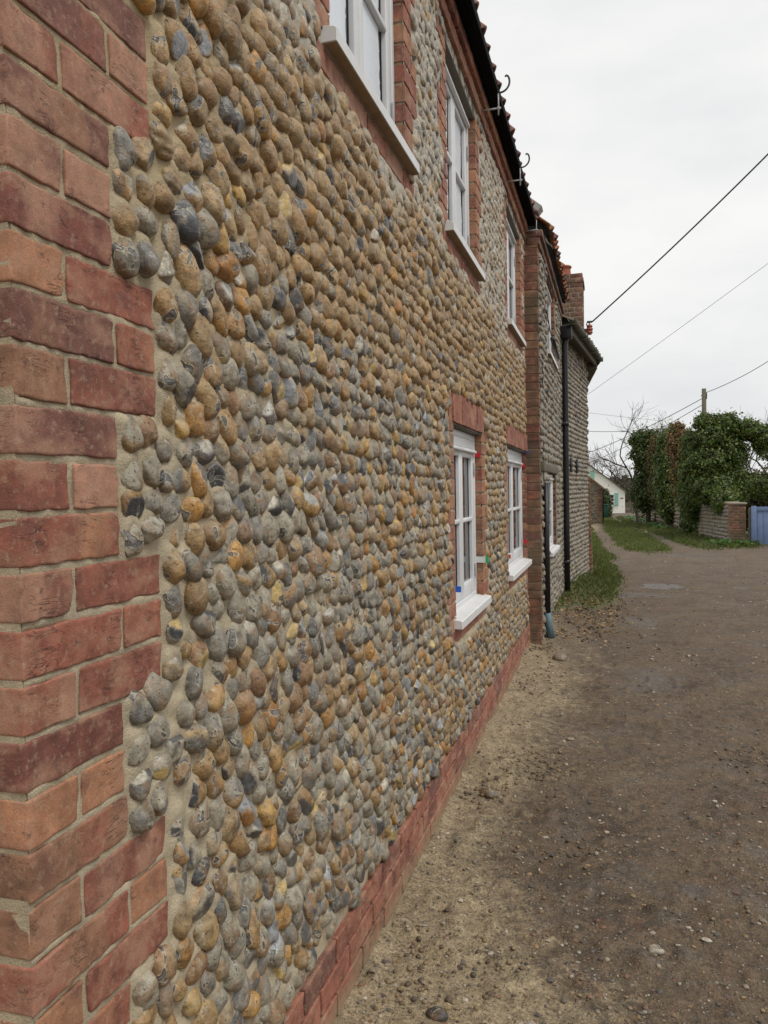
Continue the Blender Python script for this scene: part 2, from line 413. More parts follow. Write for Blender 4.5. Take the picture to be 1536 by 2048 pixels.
def ground_z(x, y):
    z = g_base(y)
    n = (fbm(x*1.3, y*1.3, 3, 4)-.5)
    near = np.clip((30-y)/20, 0, 1)
    z = z+n*0.055*np.clip((y-1.0)/4, .35, 1)*near
    z = z+0.085*np.exp(-((y-7.2)/1.3)**2)*np.exp(-(np.maximum(x, 0)/.6)**2)          # spoil piled by the pier
    bank = np.exp(-(np.maximum(x-.12, 0)/.32)**2)*np.clip((y-7.3)/.8, 0, 1)*np.clip((26-y)/6, 0, 1)
    z = z+0.13*bank
    z = z+0.05*grass_mask(x, y)*np.clip(y-8, 0, 1)*near
    z = z-0.055*np.exp(-((x-.07)/.13)**2-((y-7.02)/.22)**2)                          # the hole by the pier
    z = z-0.02*np.exp(-((x-1.45)/.42)**2-((y-12.6)/.55)**2)                          # puddle
    z = z+0.055*np.exp(-(np.maximum(x-.01, 0)/.05)**2)*np.maximum(fbm(x*7, y*6, 35, 3)-.42, 0)*(y < 8)
    sl = np.exp(-(np.maximum(x, 0)/.25)**2)*np.clip((7-y)/2, 0, 1)
    z = z+0.018*sl*(fbm(x*5, y*5, 31, 3)-.2)
    return z
def ground_fine(x, y):
    k = np.clip((9-y)/5, 0, 1)
    cl = np.maximum(fbm(x*17, y*17, 41, 3)-.54, 0)
    return k*((fbm(x*34, y*34, 21, 3)-.5)*0.013+cl*0.085*(fbm(x*2.2, y*2.2, 44, 2) > .38)+(vn(x*75, y*75, 51)-.5)*.0035)
def sand_mask(x, y):
    e = np.interp(y, [1.5, 2.1, 2.7, 3.5, 4.5, 5.4, 6.4, 7.3, 8.2], [.52, .44, .33, .22, .36, .42, .36, .26, .05])
    w = (fbm(x*4, y*3, 61, 4)-.5)*.42
    s = 1/(1+np.exp((x+w-e)/.14))
    patch = np.clip((fbm(x*3.3, y*2.6, 77, 4)-.58)*4, 0, .35)*np.exp(-((x-.6)/.4)**2)*(y < 9)
    return np.clip(s+patch, 0, 1)
xs = np.concatenate([[-400, -150, -60, -25, -10, -4, -1.5, -.6], np.arange(-.2, 2.3, .0165), np.geomspace(2.32, 7, 60), [8, 10, 13, 18, 26, 40, 70, 130, 250, 500]])
ys = [-60, -20, -8, -3, -1, 0, .6, 1.0, 1.3]; y_ = 1.5
while y_ < 90: ys.append(y_); y_ += max(.0155, y_*.0078)
ys = np.array(ys+[95, 110, 140, 200, 300, 500, 900, 1500])
GX, GY = np.meshgrid(xs, ys)
GZ = ground_z(GX, GY)+ground_fine(GX, GY)
ny_, nx_ = GX.shape
ii = np.arange(ny_-1)[:, None]*nx_; jj = np.arange(nx_-1)[None, :]
GQ = np.stack([ii+jj, ii+jj+1, ii+nx_+jj+1, ii+nx_+jj], -1).reshape(-1, 4)
gm, sm = grass_mask(GX, GY), sand_mask(GX, GY)
wet = np.clip((fbm(GX*1.1, GY*.8, 91, 4)-.50)*4, 0, 1)*np.clip((GX-.45)/.5, 0, 1)
wet = np.maximum(wet*.6, np.exp(-(((GX-1.42)/.36)**2+((GY-12.6)/.42)**2)**1.5)*1.25*(fbm(GX*7, GY*7, 13, 3) > .36))
for (px, py, rx, ry, a) in ((1.02, 2.95, .08, .06, .9), (.92, 2.72, .07, .035, .8), (.66, 2.86, .1, .08, .55), (2.4, 13.8, .7, .3, .5), (2.2, 10.6, .5, .2, .5), (.78, 3.3, .09, .05, .5)):
    wet = np.maximum(wet, a*np.exp(-((GX-px)/rx)**2-((GY-py)/ry)**2))
GZ -= .006*np.clip(wet-.5, 0, 1)*(GY < 14)
pave = ((GY > 62) & (GX > -2) & (GX < 3.5)).astype(float)
gm = gm*(1-pave); gm = np.where((GY > 60) & (pave < .5), 1.0, gm)
t = NT('earth_track'); p = t.pos(); ch = t.n('ShaderNodeSeparateColor', None, Color=t.attr('col'))
SA, GR, WE = ch.outputs[0], ch.outputs[1], ch.outputs[2]
big = t.noise(p, 2.2, 5, 0.6); med = t.noise(p, 14, 5, 0.65); fin = t.noise(p, 130, 4, 0.7); gvc = t.vor(p, 85, 'Color'); gvd = t.vor(p, 85)
mud = t.mix(t.ramp(big, [(0.35, 0.0), (0.65, 1.0)]), (0.064, 0.045, 0.030), (0.128, 0.092, 0.058))
mud = t.mix(t.ramp(med, [(0.42, 0.0), (0.66, 0.75)]), mud, (0.17, 0.118, 0.07))
mud = t.mix(t.ramp(t.noise(p, 7, 4, 0.6), [(0.55, 0.0), (0.7, 0.5)]), mud, (0.12, 0.062, 0.04))
mud = t.mix(t.ramp(t.noise(p, 4.3, 5, 0.65), [(0.52, 0.0), (0.70, 0.6)]), mud, (0.125, 0.11, 0.098))
sandc = t.mix(t.ramp(med, [(0.35, 0.0), (0.7, 1.0)]), (0.235, 0.18, 0.108), (0.36, 0.285, 0.178))
sandc = t.mix(t.ramp(t.noise(p, 38, 4, 0.7), [(0.56, 0.0), (0.68, 0.8)]), sandc, (0.13, 0.085, 0.048))
sf = t.ramp(t.math('ADD', SA, t.math('MULTIPLY_ADD', t.noise(p, 20, 6, 0.72), 1.7, -0.85)), [(0.22, 0.0), (0.78, 1.0)])
base = t.mix(sf, mud, sandc)
grc = t.mix(t.ramp(med, [(0.3, 0.0), (0.7, 1.0)]), (0.045, 0.058, 0.014), (0.10, 0.105, 0.03))
base = t.mix(t.ramp(t.math('ADD', GR, t.math('MULTIPLY_ADD', med, 0.8, -0.4)), [(0.35, 0.0), (0.65, 1.0)]), base, grc)
peb = t.n('ShaderNodeSeparateColor', None, Color=gvc).outputs[0]
pf = t.math('MULTIPLY', t.ramp(peb, [(0.80, 0.0), (0.84, 1.0)]), t.ramp(gvd, [(0.25, 0.85), (0.45, 0.0)]))
base = t.mix(pf, base, t.mix(t.n('ShaderNodeSeparateColor', None, Color=gvc).outputs[1], (0.10, 0.085, 0.07), (0.36, 0.31, 0.24)))
base = t.mix(1.0, base, t.ramp(fin, [(0.3, 0.42), (0.5, 1.0), (0.72, 1.6)]), 'MULTIPLY')
base = t.mix(1.0, base, t.ramp(t.noise(p, 46, 5, 0.7), [(0.3, 0.62), (0.7, 1.36)]), 'MULTIPLY')
base = t.mix(t.ramp(t.noise(p, 3.1, 5, 0.68), [(0.56, 0.0), (0.68, 0.3)]), base, (0.17, 0.13, 0.08))
wf = t.ramp(t.math('ADD', WE, t.math('MULTIPLY_ADD', t.noise(p, 9, 4, 0.6), 0.5, -0.25)), [(0.3, 0.0), (0.75, 1.0)])
base = t.mix(1.0, base, t.mix(wf, (1, 1, 1), (0.62, 0.64, 0.68)), 'MULTIPLY')
rough = t.math('MULTIPLY_ADD', wf, -0.52, 0.9)
hh = t.math('MULTIPLY_ADD', fin, 0.55, t.math('MULTIPLY_ADD', med, 1.2, t.math('MULTIPLY', pf, 0.9)))
bst = t.math('MULTIPLY_ADD', wf, -0.55, 0.85)
MAT['earth'] = t.fin(base, rough, t.bump(hh, bst, 0.014))
ground = mesh_obj('ground', np.stack([GX, GY, GZ], -1).reshape(-1, 3), [GQ], MAT['earth'], None,
                  np.stack([sm, gm, wet], -1).reshape(-1, 3))
tag(ground, 'muddy earth track with sand by the cottage wall', None, None, 'structure')
def gz(x, y):
    x = np.asarray(x, float); y = np.asarray(y, float); return ground_z(x, y)+ground_fine(x, y)

# ------------------------------------------------------------------ bricks
class Bricks:
    """collects bricks (boxes in a wall frame), then emits the largest 300 as parts and the rest as one"""
    def __init__(s, xf, mat, seed): s.L = []; s.xf = xf; s.mat = mat; s.r = np.random.default_rng(seed)
    def add(s, y0, y1, z0, z1, xf=0.0, depth=0.1, pal='RRRMMPOBKD', col=None):
        s.L.append((y0, y1, z0, z1, xf, depth, pal, col))
    def geom(s, e, big):
        y0, y1, z0, z1, xf, dp, pal, col = e; r = s.r
        size = np.array([dp, y1-y0, z1-z0])
        if big: n = (5, max(8, int(size[1]/.011)), max(7, int(size[2]/.0095)))
        else: n = (3, 4, 3)
        P, Q = rbox(size, n, .0024 if big else .003)
        ph = r.uniform(0, 6.28, 8); k = r.uniform(18, 60, (4, 3))
        nd = sum(np.sin(P@k[i]+ph[i]) for i in range(4))/4
        k2 = r.uniform(-240, 240, (4, 3)); nd2 = sum(np.sin(P@k2[i]+ph[i+4]) for i in range(4))/4
        edge = np.min(size/2-np.abs(P)+1e-6, axis=1)
        nrm = P/np.maximum(np.linalg.norm(P, axis=1, keepdims=True), 1e-6)
        axn = np.sign(P)*(np.abs(P) > size/2-.0045)
        P = P+axn*((nd*.0015+nd2*.0021)*(1.0 if big else .8))[:, None]
        # knocked corners and arrises on hand-made bricks
        cn = r.normal(0, 1, 3); w = np.clip((P/(size/2))@(cn/np.linalg.norm(cn))-1.36, 0, 1)
        P = P-nrm*(w*.02)[:, None]
        yl = P[:, 1]; a = r.uniform(-.012, .012)
        P[:, 2] += a*P[:, 1]*.5
        cA = np.array(PAL[col[0] if col else pal[r.integers(len(pal))]])*r.uniform(.85, 1.12)
        cB = np.array(PAL[col[1] if col and len(col) > 1 else pal[r.integers(len(pal))]])
        C_ = np.tile(cA, (len(P), 1))
        if (col and len(col) > 1) or (not col and r.random() < .45):
            for _ in range(r.integers(1, 3)):
                c0 = r.uniform(-.4, .4)*size[1]; w0 = r.uniform(.018, .05)
                m = 1/(1+np.exp((np.abs(yl-c0+nd2*.004)-w0)/.004)); C_ = C_*(1-m[:, None]*.8)+cB*m[:, None]*.8
        if r.random() < .3:
            m = np.clip(nd*1.4, 0, 1)[:, None]*.5; C_ = C_*(1-m)+np.array(PAL['P'])*m
        P = P+np.array([xf-dp/2, (y0+y1)/2, (z0+z1)/2])
        return P, Q, C_
    def emit(s, parent, lim=300, stuff='brickwork', bigpx=26):
        cen = np.array([[e[4], (e[0]+e[1])/2, (e[2]+e[3])/2] for e in s.L])
        half = np.array([[0, (e[1]-e[0])/2, 0] for e in s.L])
        a, b = project(s.xf(cen-half)), project(s.xf(cen+half)); c = project(s.xf(cen))
        hpx = np.array([(e[3]-e[2]) for e in s.L])*F_PX/np.maximum(c[:, 2], .1)
        wpx = np.abs(a[:, 0]-b[:, 0])
        on = (c[:, 2] > .1) & (c[:, 0] > -90) & (c[:, 0] < 1640) & (c[:, 1] > -90) & (c[:, 1] < 2140)
        score = np.where(on, hpx*np.maximum(wpx, 3), 0)
        order = np.argsort(-score); mb = MB()
        for rank, i in enumerate(order):
            big = on[i] and hpx[i] > bigpx
            P, Q, C_ = s.geom(s.L[i], big); P = s.xf(P)
            if rank < lim and score[i] > 0:
                ct = P.mean(0)
                o = bpy.data.objects.new('brick', make_mesh('brick', P-ct, [Q], s.mat, C_)); o.location = ct
                attach(o, parent)
            else: mb.add(P, Q, C_)
        mb.obj(stuff, s.mat, parent, True, 'stuff')
    def rects(s): return [(e[0]-.004, e[1]+.004, e[2]-.004, e[3]+.004) for e in s.L]

def flat(P): return P
cottage = thing('flint_cottage', (0, Y0, 0), 'red brick and flint cobble cottage with new white windows, filling the near left', 'house')
BK = Bricks(flat, MAT['brick'], 11)
QCOL = {-9: ('P', 'P'), -8: ('PR', 'K'), -7: ('RK', 'RK'), -6: ('PB',), -5: ('K', 'K'), -4: ('DK',), -3: ('O', 'R'), -2: ('PB', 'OR'), -1: ('OB', 'R'),
        0: ('P',), 1: ('R', 'K'), 2: ('RO',), 3: ('KD', 'R'), 4: ('R', 'M'), 5: ('MK', 'R'), 6: ('D',), 7: ('O', 'O'), 8: ('BM',), 9: ('B', 'RK'), 10: ('RB', 'O'), 11: ('O', 'R'), 12: ('RO',)}
S_, H_ = .215, .1025
for k in range(-28, 18):
    z1 = ZN0-PITCHZ*k-.005; z0 = z1-.065
    if z1 > Z_TOP+.02: continue
    lng = (k//3) % 2 != 0; i = k % 3
    if i % 2 == 0: seq = ['h', 's'] if lng else ['s']
    else: seq = ['s', 'h'] if lng else ['h', 'h']
    y = Y0; cs = QCOL.get(k)
    for q, ty in enumerate(seq):
        w = S_ if ty == 's' else H_
        c = cs[q] if cs and q < len(cs) else None
        BK.add(y+(0 if q == 0 else .0), y+w, z0+rng.uniform(-.0015, .0015), z1+rng.uniform(-.0015, .0015),   .0012+rng.uniform(-.0012, .0016), (S_ if ty == 'h' else H_), col=c)
        y += w+.01
    # gable return bricks behind the corner brick
    d0 = (S_ if seq[0] == 'h' else H_)
    BK.L.append((Y0, Y0+.1, z0, z1, -d0-.01, S_, 'RRMPB', None))
# plinth, three to four courses
for k in range(4):
    z1 = PL_TOP-.003-PITCHZ*k; z0 = z1-.065
    y = Y0-(.115 if k % 2 else 0)
    first = True
    while y < Y1:
        w = S_ if not (first and k % 2 == 0) else S_
        a = max(y, Y0); b = min(y+w, Y1+.01)
        if b-a > .03: BK.add(a, b, z0, z1, .014+rng.uniform(-.001, .0015), .1, 'RRRMDPM')
        y += w+.01; first = False
# right-hand end quoin beside the pier
for k in range(-27, 18):
    z1 = ZN0-PITCHZ*k-.005; z0 = z1-.065
    if z1 > Z_TOP+.02 or (LZ0-.05 < (z0+z1)/2 < LZ1+.2): continue
    w = .11 if (k//3) % 2 else .2
    BK.add(Y1-w, Y1-.003, z0, z1, .003, .1, 'RMOBK')
# window jambs, sub-sill courses, lintels
def jambs(y0, y1, z0, z1, seed, right_ok=True, zcap=9.0):
    r = np.random.default_rng(seed); k0 = int(math.floor((ZN0-z1)/PITCHZ))-1
    for k in range(k0, k0+40):
        zt = ZN0-PITCHZ*k-.005; zb = zt-.065
        if zt > min(z1+.03, zcap) or zb < z0-.075: continue
        w = .115 if ((k+seed)//3) % 2 else .19
        if y0-w > Y0+.34:
            if w > .15 and k % 2: BK.add(y0-w, y0-H_-.009, zb, zt, .004, .09, 'ROKM'); BK.add(y0-H_, y0, zb, zt, .003, .105, 'ROKMB')
            else: BK.add(y0-w, y0, zb, zt, .003, .105, 'RRMOKB')
        if right_ok:
            if w > .15 and k % 2: BK.add(y1, y1+H_, zb, zt, .003, .105, 'ROMB'); BK.add(y1+H_+.008, y1+w, zb, zt, .003, .09, 'ROKM')
            else: BK.add(y1, y1+w, zb, zt, .003, .105, 'RRMOB')
    # course under the sill
    y = y0-.10; e = y1+(.12 if right_ok else .0)
    while y < e-.04:
        b = min(y+S_, e); BK.add(y, b, z0-.118, z0-.05, .002, .1, 'RRMK'); y = b+.009
for q, (a, b) in enumerate(UP): jambs(a, b, UZ0, UZ1, 3+q*2, True, 3.64)
jambs(LO[0][0], LO[0][1], LZ0, LZ1, 4)
jambs(LO[1][0], LO[1][1], LZ0, LZ1, 7, False)
z = LZ0-.05
while z < LZ1-.03: BK.add(LO[1][1]+.001, Y1-.002, z, z+.066, .001, .11, 'DBRPB'); z += .075
for (a, b), n in zip(LO, (4, 6)):
    a2, b2 = a-.03, min(b+.02, Y1-.012); w = (b2-a2)/n
    for q in range(n): BK.add(a2+q*w+.004, a2+(q+1)*w-.004, LZ1+.006, LZ1+.15, .012+.003*(q % 2), .1, 'RRM')
    BK.add(a2-.075, a2-.006, LZ1+.01, LZ1+.145, .003, .09, 'KOM')
    if b2 < 6: BK.add(b2+.006, b2+.075, LZ1+.01, LZ1+.145, .003, .09, 'KOM')
# corbelled eaves courses
for (z0, xf, off, pal) in ((3.662, .020, 0, 'RMKR'), (3.737, .041, .11, 'RMDO')):
    y = Y0-off
    while y < Y1+.02:
        a, b = max(y, Y0-.01), min(y+S_, Y1+.02)
        if b-a > .03: BK.add(a, b, z0, z0+.064, xf, .12, pal)
        y += S_+.01
BRECT = BK.rects()
BK.emit(cottage, 300, 'brickwork', 15)

# ------------------------------------------------------------------ flint walling
COB = dict(grey=[(.25, .225, .175), (.21, .197, .165), (.28, .25, .19), (.195, .188, .168), (.295, .27, .21)],
           tan=[(.335, .205, .085), (.30, .18, .07), (.36, .24, .11), (.27, .17, .075), (.31, .215, .11)],
           ochre=[(.40, .21, .055), (.35, .165, .045), (.42, .26, .08)],
           dark=[(.085, .082, .08), (.12, .115, .105), (.065, .066, .07)],
           brown=[(.225, .13, .065), (.25, .145, .075)])
def cobble_geom(r, sub, ry, rz, rx, rot, tilt, cen, base, ncut, cutcol, xmin, smear=0.0, smearcol=None):
    V, T = ICO[sub]
    k = r.normal(0, 1, (5, 3))*np.array([1.5, 1.5, 2.2, 3.0, 4.5])[:, None]; ph = r.uniform(0, 6.28, 5)
    w = np.array([.07, .07, .06, .045, .028])
    d = 1+sum(w[i]*np.sin(V@k[i]+ph[i]) for i in range(5))
    e = r.uniform(.78, 1.0)
    P = np.sign(V)*np.abs(V)**e*d[:, None]
    col = np.tile(base, (len(V), 1)).astype(float)
    g = np.sin(V@k[3]*1.3+ph[0])*.5+.5
    col = col*(1+.16*(g-.5))[:, None]
    if r.random() < .35:
        c2 = np.array(random.choice(COB[random.choice(['tan', 'grey', 'ochre', 'brown'])])); m = np.clip(np.sin(V@k[2]+ph[2])*1.6, 0, 1)[:, None]*.65
        col = col*(1-m)+c2*m
    aux = np.zeros(len(V))
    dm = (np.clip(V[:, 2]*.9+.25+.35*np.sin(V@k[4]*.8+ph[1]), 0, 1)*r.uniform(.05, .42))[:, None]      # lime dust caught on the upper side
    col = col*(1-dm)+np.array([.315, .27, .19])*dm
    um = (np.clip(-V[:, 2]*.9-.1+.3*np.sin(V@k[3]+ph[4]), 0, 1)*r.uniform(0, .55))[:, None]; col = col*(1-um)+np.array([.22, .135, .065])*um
    for q in range(ncut):
        nrm = np.array([r.uniform(.25, 1.0), r.normal(0, .7), r.normal(0, .7)]); nrm /= np.linalg.norm(nrm)
        off = r.uniform(.55, .82); dd = P@nrm-off; m = dd > 0
        P = P-np.where(m, dd*.93, 0)[:, None]*nrm
        cc = np.array(cutcol[q % len(cutcol)]); s_ = np.clip(dd/.05, 0, 1)
        col = col*(1-s_[:, None])+cc*s_[:, None]
        aux = np.maximum(aux, s_)
        rim = np.exp(-((dd-.02)/.03)**2)*.5; col = col*(1-rim[:, None])+np.array([.42, .39, .33])*rim[:, None]
    if smear > 0:
        m = np.clip(V[:, 2]*.6+V[:, 0]*.1+.5+np.sin(V@k[1]+ph[3])*.4, 0, 1)[:, None]*smear
        col = col*(1-m)+np.array(smearcol)*m; aux = aux*(1-m[:, 0])
    P = P*np.array([rx, ry, rz])
    ct, st = math.cos(tilt), math.sin(tilt)
    P = np.stack([P[:, 0]*ct-P[:, 2]*st, P[:, 1], P[:, 0]*st+P[:, 2]*ct], 1)
    cr, sr = math.cos(rot), math.sin(rot)
    P = np.stack([P[:, 0], P[:, 1]*cr-P[:, 2]*sr, P[:, 1]*sr+P[:, 2]*cr], 1)+cen
    keep = (P[T, 0].max(1) > xmin)
    T2 = T[keep]; u, inv = np.unique(T2, return_inverse=True)
    return P[u], inv.reshape(-1, 3), col[u], aux[u]

def pack(r, y0, y1, z0, z1, py, pz, jit, blocked, iters=8):
    rows = int((z1-z0)/pz)+1; pts = []
    for i in range(rows):
        o = (i % 2)*.5+r.uniform(-.15, .15)
        y = y0+o*py
        while y < y1:
            pts.append((y+r.normal(0, jit*py), z0+(i+.5)*pz+r.normal(0, jit*pz*.8), r.uniform(.72, 1.28))); y += py*r.uniform(.86, 1.16)
    P = np.array(pts)
    P = P[~blocked(P[:, 0], P[:, 1])]
    n = len(P); Q = P[:, :2]/np.array([py, pz])
    # neighbour pairs by sorting into cells
    cell = np.floor(Q/1.6).astype(int); d = {}
    for i, c in enumerate(map(tuple, cell)): d.setdefault(c, []).append(i)
    A, B = [], []
    for (cx, cy), L in d.items():
        for dx in (-1, 0, 1):
            for dy in (-1, 0, 1):
                for i in L:
                    for j in d.get((cx+dx, cy+dy), ()):
                        if i < j: A.append(i); B.append(j)
    A, B = np.array(A), np.array(B); home = Q.copy(); R = P[:, 2]
    for _ in range(iters):
        dv = Q[A]-Q[B]; ds = np.linalg.norm(dv, axis=1)+1e-6; want = .5*(R[A]+R[B])*1.0
        pu = np.clip(want-ds, 0, .5)*.35; f = dv/ds[:, None]*pu[:, None]
        np.add.at(Q, A, f); np.add.at(Q, B, -f); Q += (home-Q)*.08
    Q2 = Q*np.array([py, pz]); ok = ~blocked(Q2[:, 0], Q2[:, 1])
    return Q2[ok], R[ok]

def mortar_sheet(xf, ygrid, zgrid, stones, holes, colfn, amp, base=-.002, seed=0):
    YY, ZZ = np.meshgrid(ygrid, zgrid)
    H = base+(fbm(YY*22, ZZ*22, seed, 3)-.5)*.006
    for (y, z, ry, rz, rot) in stones:
        R_ = max(ry, rz)*1.75
        a, b = np.searchsorted(ygrid, (y-R_, y+R_)); c, d = np.searchsorted(zgrid, (z-R_, z+R_*1.25))
        if b <= a or d <= c: continue
        dy = YY[c:d, a:b]-y; dz = ZZ[c:d, a:b]-z-rz*.12
        cr, sr = math.cos(rot), math.sin(rot)
        u = (dy*cr+dz*sr)/ry; v = (-dy*sr+dz*cr)/rz; q = np.sqrt(u*u+v*v)
        up = np.clip(dz/(rz+1e-6), -.6, 1.3)
        f = amp*(1+.75*up)*np.exp(-(np.maximum(q-.82, 0)/.33)**2)
        H[c:d, a:b] = np.maximum(H[c:d, a:b], base+f)
    for (a, b, c, d) in BRECT if xf is flat else []:
        i0, i1 = np.searchsorted(ygrid, (a-.004, b+.004)); j0, j1 = np.searchsorted(zgrid, (c-.004, d+.004))
        H[j0:j1, i0:i1] = np.minimum(H[j0:j1, i0:i1], -.0012+(fbm(YY[j0:j1, i0:i1]*40, ZZ[j0:j1, i0:i1]*40, 5, 2)-.5)*.004)
    for (a, b, c, d) in BRECT if xf is flat else []:
        i0, i1 = np.searchsorted(ygrid, (a+.010, b-.010)); j0, j1 = np.searchsorted(zgrid, (c+.010, d-.010))
        H[j0:j1, i0:i1] = -.012
    nz, ny = H.shape
    i = np.arange(nz-1)[:, None]*ny; j = np.arange(ny-1)[None, :]
    Q = np.stack([i+j, i+j+1, i+ny+j+1, i+ny+j], -1).reshape(-1, 4)
    cy = ((YY[:-1, :-1]+YY[1:, 1:])/2).ravel(); cz = ((ZZ[:-1, :-1]+ZZ[1:, 1:])/2).ravel()
    m = np.ones(len(Q), bool)
    for (a, b, c, d) in holes: m &= ~((cy > a) & (cy < b) & (cz > c) & (cz < d))
    return xf(np.stack([H.ravel(), YY.ravel(), ZZ.ravel()], 1)), Q[m], colfn(YY.ravel(), ZZ.ravel())

HOLES = [(a, b, UZ0-.02, UZ1+.02) for a, b in UP]+[(a, b, LZ0-.02, LZ1+.005) for a, b in LO]
gy, gz_ = np.arange(Y0-.1, Y1+.1, .005), np.arange(.1, 3.9, .005)
BM = np.zeros((len(gy), len(gz_)), bool)
for (a, b, c, d) in BRECT+[(a-.04, b+.04, c-.05, d+.03) for a, b, c, d in HOLES]:
    BM[np.searchsorted(gy, a-.017):np.searchsorted(gy, b+.017), np.searchsorted(gz_, c-.016):np.searchsorted(gz_, d+.016)] = True
def blocked_main(y, z):
    i = np.clip(((y-gy[0])/.005).astype(int), 0, len(gy)-1); j = np.clip(((z-gz_[0])/.005).astype(int), 0, len(gz_)-1)
    return BM[i, j] | (z < PL_TOP+.036) | (z > Z_TOP-.02) | (y < Y0+.2) | (y > Y1-.02)
rC = np.random.default_rng(23)
SEED = []
for k in range(-27, 18, 3):
    ed = Y0+(.331 if (k//3) % 2 else .219); zt, zb = ZN0-PITCHZ*k, ZN0-PITCHZ*(k+3)
    n = 4
    for q in range(n):
        z = zb+(zt-zb)*(q+.5)/n+rC.normal(0, .004)
        if PL_TOP+.03 < z < Z_TOP-.03: SEED.append((ed+.027+rC.uniform(-.001, .004), z, .98*rC.uniform(.9, 1.08)))
    if not (k//3) % 2:
        for q in range(4):
            z = zb+(zt-zb)*(q+.5)/4+rC.normal(0, .006)
            if PL_TOP+.03 < z < Z_TOP-.03: SEED.append((ed+.083+rC.uniform(-.005, .005), z+.010, .95*rC.uniform(.85, 1.1)))
SEED = np.array(SEED)
def blocked_seed(y, z):
    m = blocked_main(y, z)
    near = y < Y0+.45
    if near.any():
        d = np.sqrt(((y[near][:, None]-SEED[None, :, 0])/1.08)**2+(z[near][:, None]-SEED[None, :, 1])**2).min(1); m[near] |= d < .042
    return m
CP, CR = pack(rC, Y0+.17, Y1, PL_TOP+.012, Z_TOP, .0610, .0525, .14, blocked_seed, 14)
CP = np.concatenate([SEED[:, :2], CP]); CR = np.concatenate([SEED[:, 2], CR])
cand = np.stack([rC.uniform(Y0+.2, Y1-.03, 26000), rC.uniform(PL_TOP+.03, Z_TOP-.02, 26000)], 1); cand = cand[~blocked_main(cand[:, 0], cand[:, 1])]
cells = {}
for q, (y, z) in enumerate(CP): cells.setdefault((int(y/.08), int(z/.08)), []).append((y, z))
extra = []
for y, z in cand:
    cy_, cz_ = int(y/.08), int(z/.08); dmin = 9.0
    for i in (-1, 0, 1):
        for j in (-1, 0, 1):
            for (a, b) in cells.get((cy_+i, cz_+j), ()): dmin = min(dmin, math.hypot((y-a)/1.1, z-b))
    if dmin > .041: extra.append((y, z, dmin)); cells.setdefault((cy_, cz_), []).append((y, z))
if extra: CP = np.concatenate([CP, np.array(extra)[:, :2]]); CR = np.concatenate([CR, np.clip(np.array(extra)[:, 2]/.058, .7, 1.05)])
order = np.argsort(CP[:, 0]); CP, CR = CP[order], CR[order]
def smear_amt(y, z): return np.clip((z-2.47+(fbm(y*3, z*3, 8, 3)-.5)*.3)/.12, 0, 1)
def tan_amt(y, z): return np.clip((z-1.72+(fbm(y*2, z*2, 18, 3)-.5)*.5)/.25, 0, 1)*(1-np.clip((z-2.62)/.1, 0, 1))
SMC = (.45, .42, .35)
stones = []; geo = []
cells = {}
for q, (y, z) in enumerate(CP): cells.setdefault((int(y/.1), int(z/.1)), []).append(q)
NN = np.zeros(len(CP))
for q, (y, z) in enumerate(CP):
    c = [k for i in (-1, 0, 1) for j in (-1, 0, 1) for k in cells.get((int(y/.1)+i, int(z/.1)+j), ()) if k != q]
    d = np.sort(np.hypot((CP[c, 0]-y)/1.12, CP[c, 1]-z)) if c else np.array([.06])
    NN[q] = np.clip(d[:3].mean() if len(d) >= 3 else d.mean(), .038, .060)
pc = project(np.stack([np.full(len(CP), .01), CP[:, 0], CP[:, 1]], 1))
for i, (y, z) in enumerate(CP):
    tn0 = float(tan_amt(y, z)); sc = CR[i]; el = rC.uniform(1.05, 1.9)
    rm = (.0283+.0012*tn0)*sc**.5*(NN[i]/.0495)**.85
    if y < Y0+.40: rm = min(rm, .0275)
    ry, rz = rm*el**-.5*1.10, rm*el**.5*.97
    rot = rC.normal(.28, .48)
    sm_ = float(smear_amt(y, z)); tn = float(tan_amt(y, z)); far = min(1, max(0, (y-2.2)/3))
    u = rC.random(); wt = .66*tn+.21+.34*far*(1-tn)
    if u < .06*(1-.6*tn): kind = 'dark'
    elif u < .06+wt: kind = 'tan'
    elif u < .12+wt+.06*tn: kind = 'ochre'
    elif u < .20+wt: kind = 'brown'
    else: kind = 'grey'
    base = np.array(COB[kind][rC.integers(len(COB[kind]))])*rC.uniform(.8, 1.15)
    ncut = 0; u = rC.random()
    if kind == 'dark': ncut = rC.integers(1, 3)
    elif u < .22*(1-.5*tn): ncut = 1
    elif u < .28*(1-.5*tn): ncut = 2
    cc = [COB['dark'][rC.integers(3)] if rC.random() < .5 else [(.36, .35, .31), (.27, .28, .29), (.46, .33, .13), (.42, .38, .30)][rC.integers(4)] for _ in range(3)]
    rx = rm*rC.uniform(.66, .9)*(1-.22*sm_)
    cen = np.array([-.002+rC.uniform(-.004, .004)-.004*sm_, y, z])
    near = pc[i, 2] < 2.3
    sub = 4 if pc[i, 2] < 1.4 else (3 if pc[i, 2] < 4.4 else 2)
    geo.append((sub, ry, rz, rx, rot, rC.uniform(.10, .36), cen, base, ncut, cc, sm_))
    stones.append((y, z, ry, rz, rot))
on = (pc[:, 0] > -40) & (pc[:, 0] < 1576) & (pc[:, 1] > -40) & (pc[:, 1] < 2088)
wpx = 1/np.maximum(pc[:, 2], .1)**2*CR
rank = np.argsort(-np.where(on, wpx, 0)); single = set(rank[:300].tolist())
mb = MB()
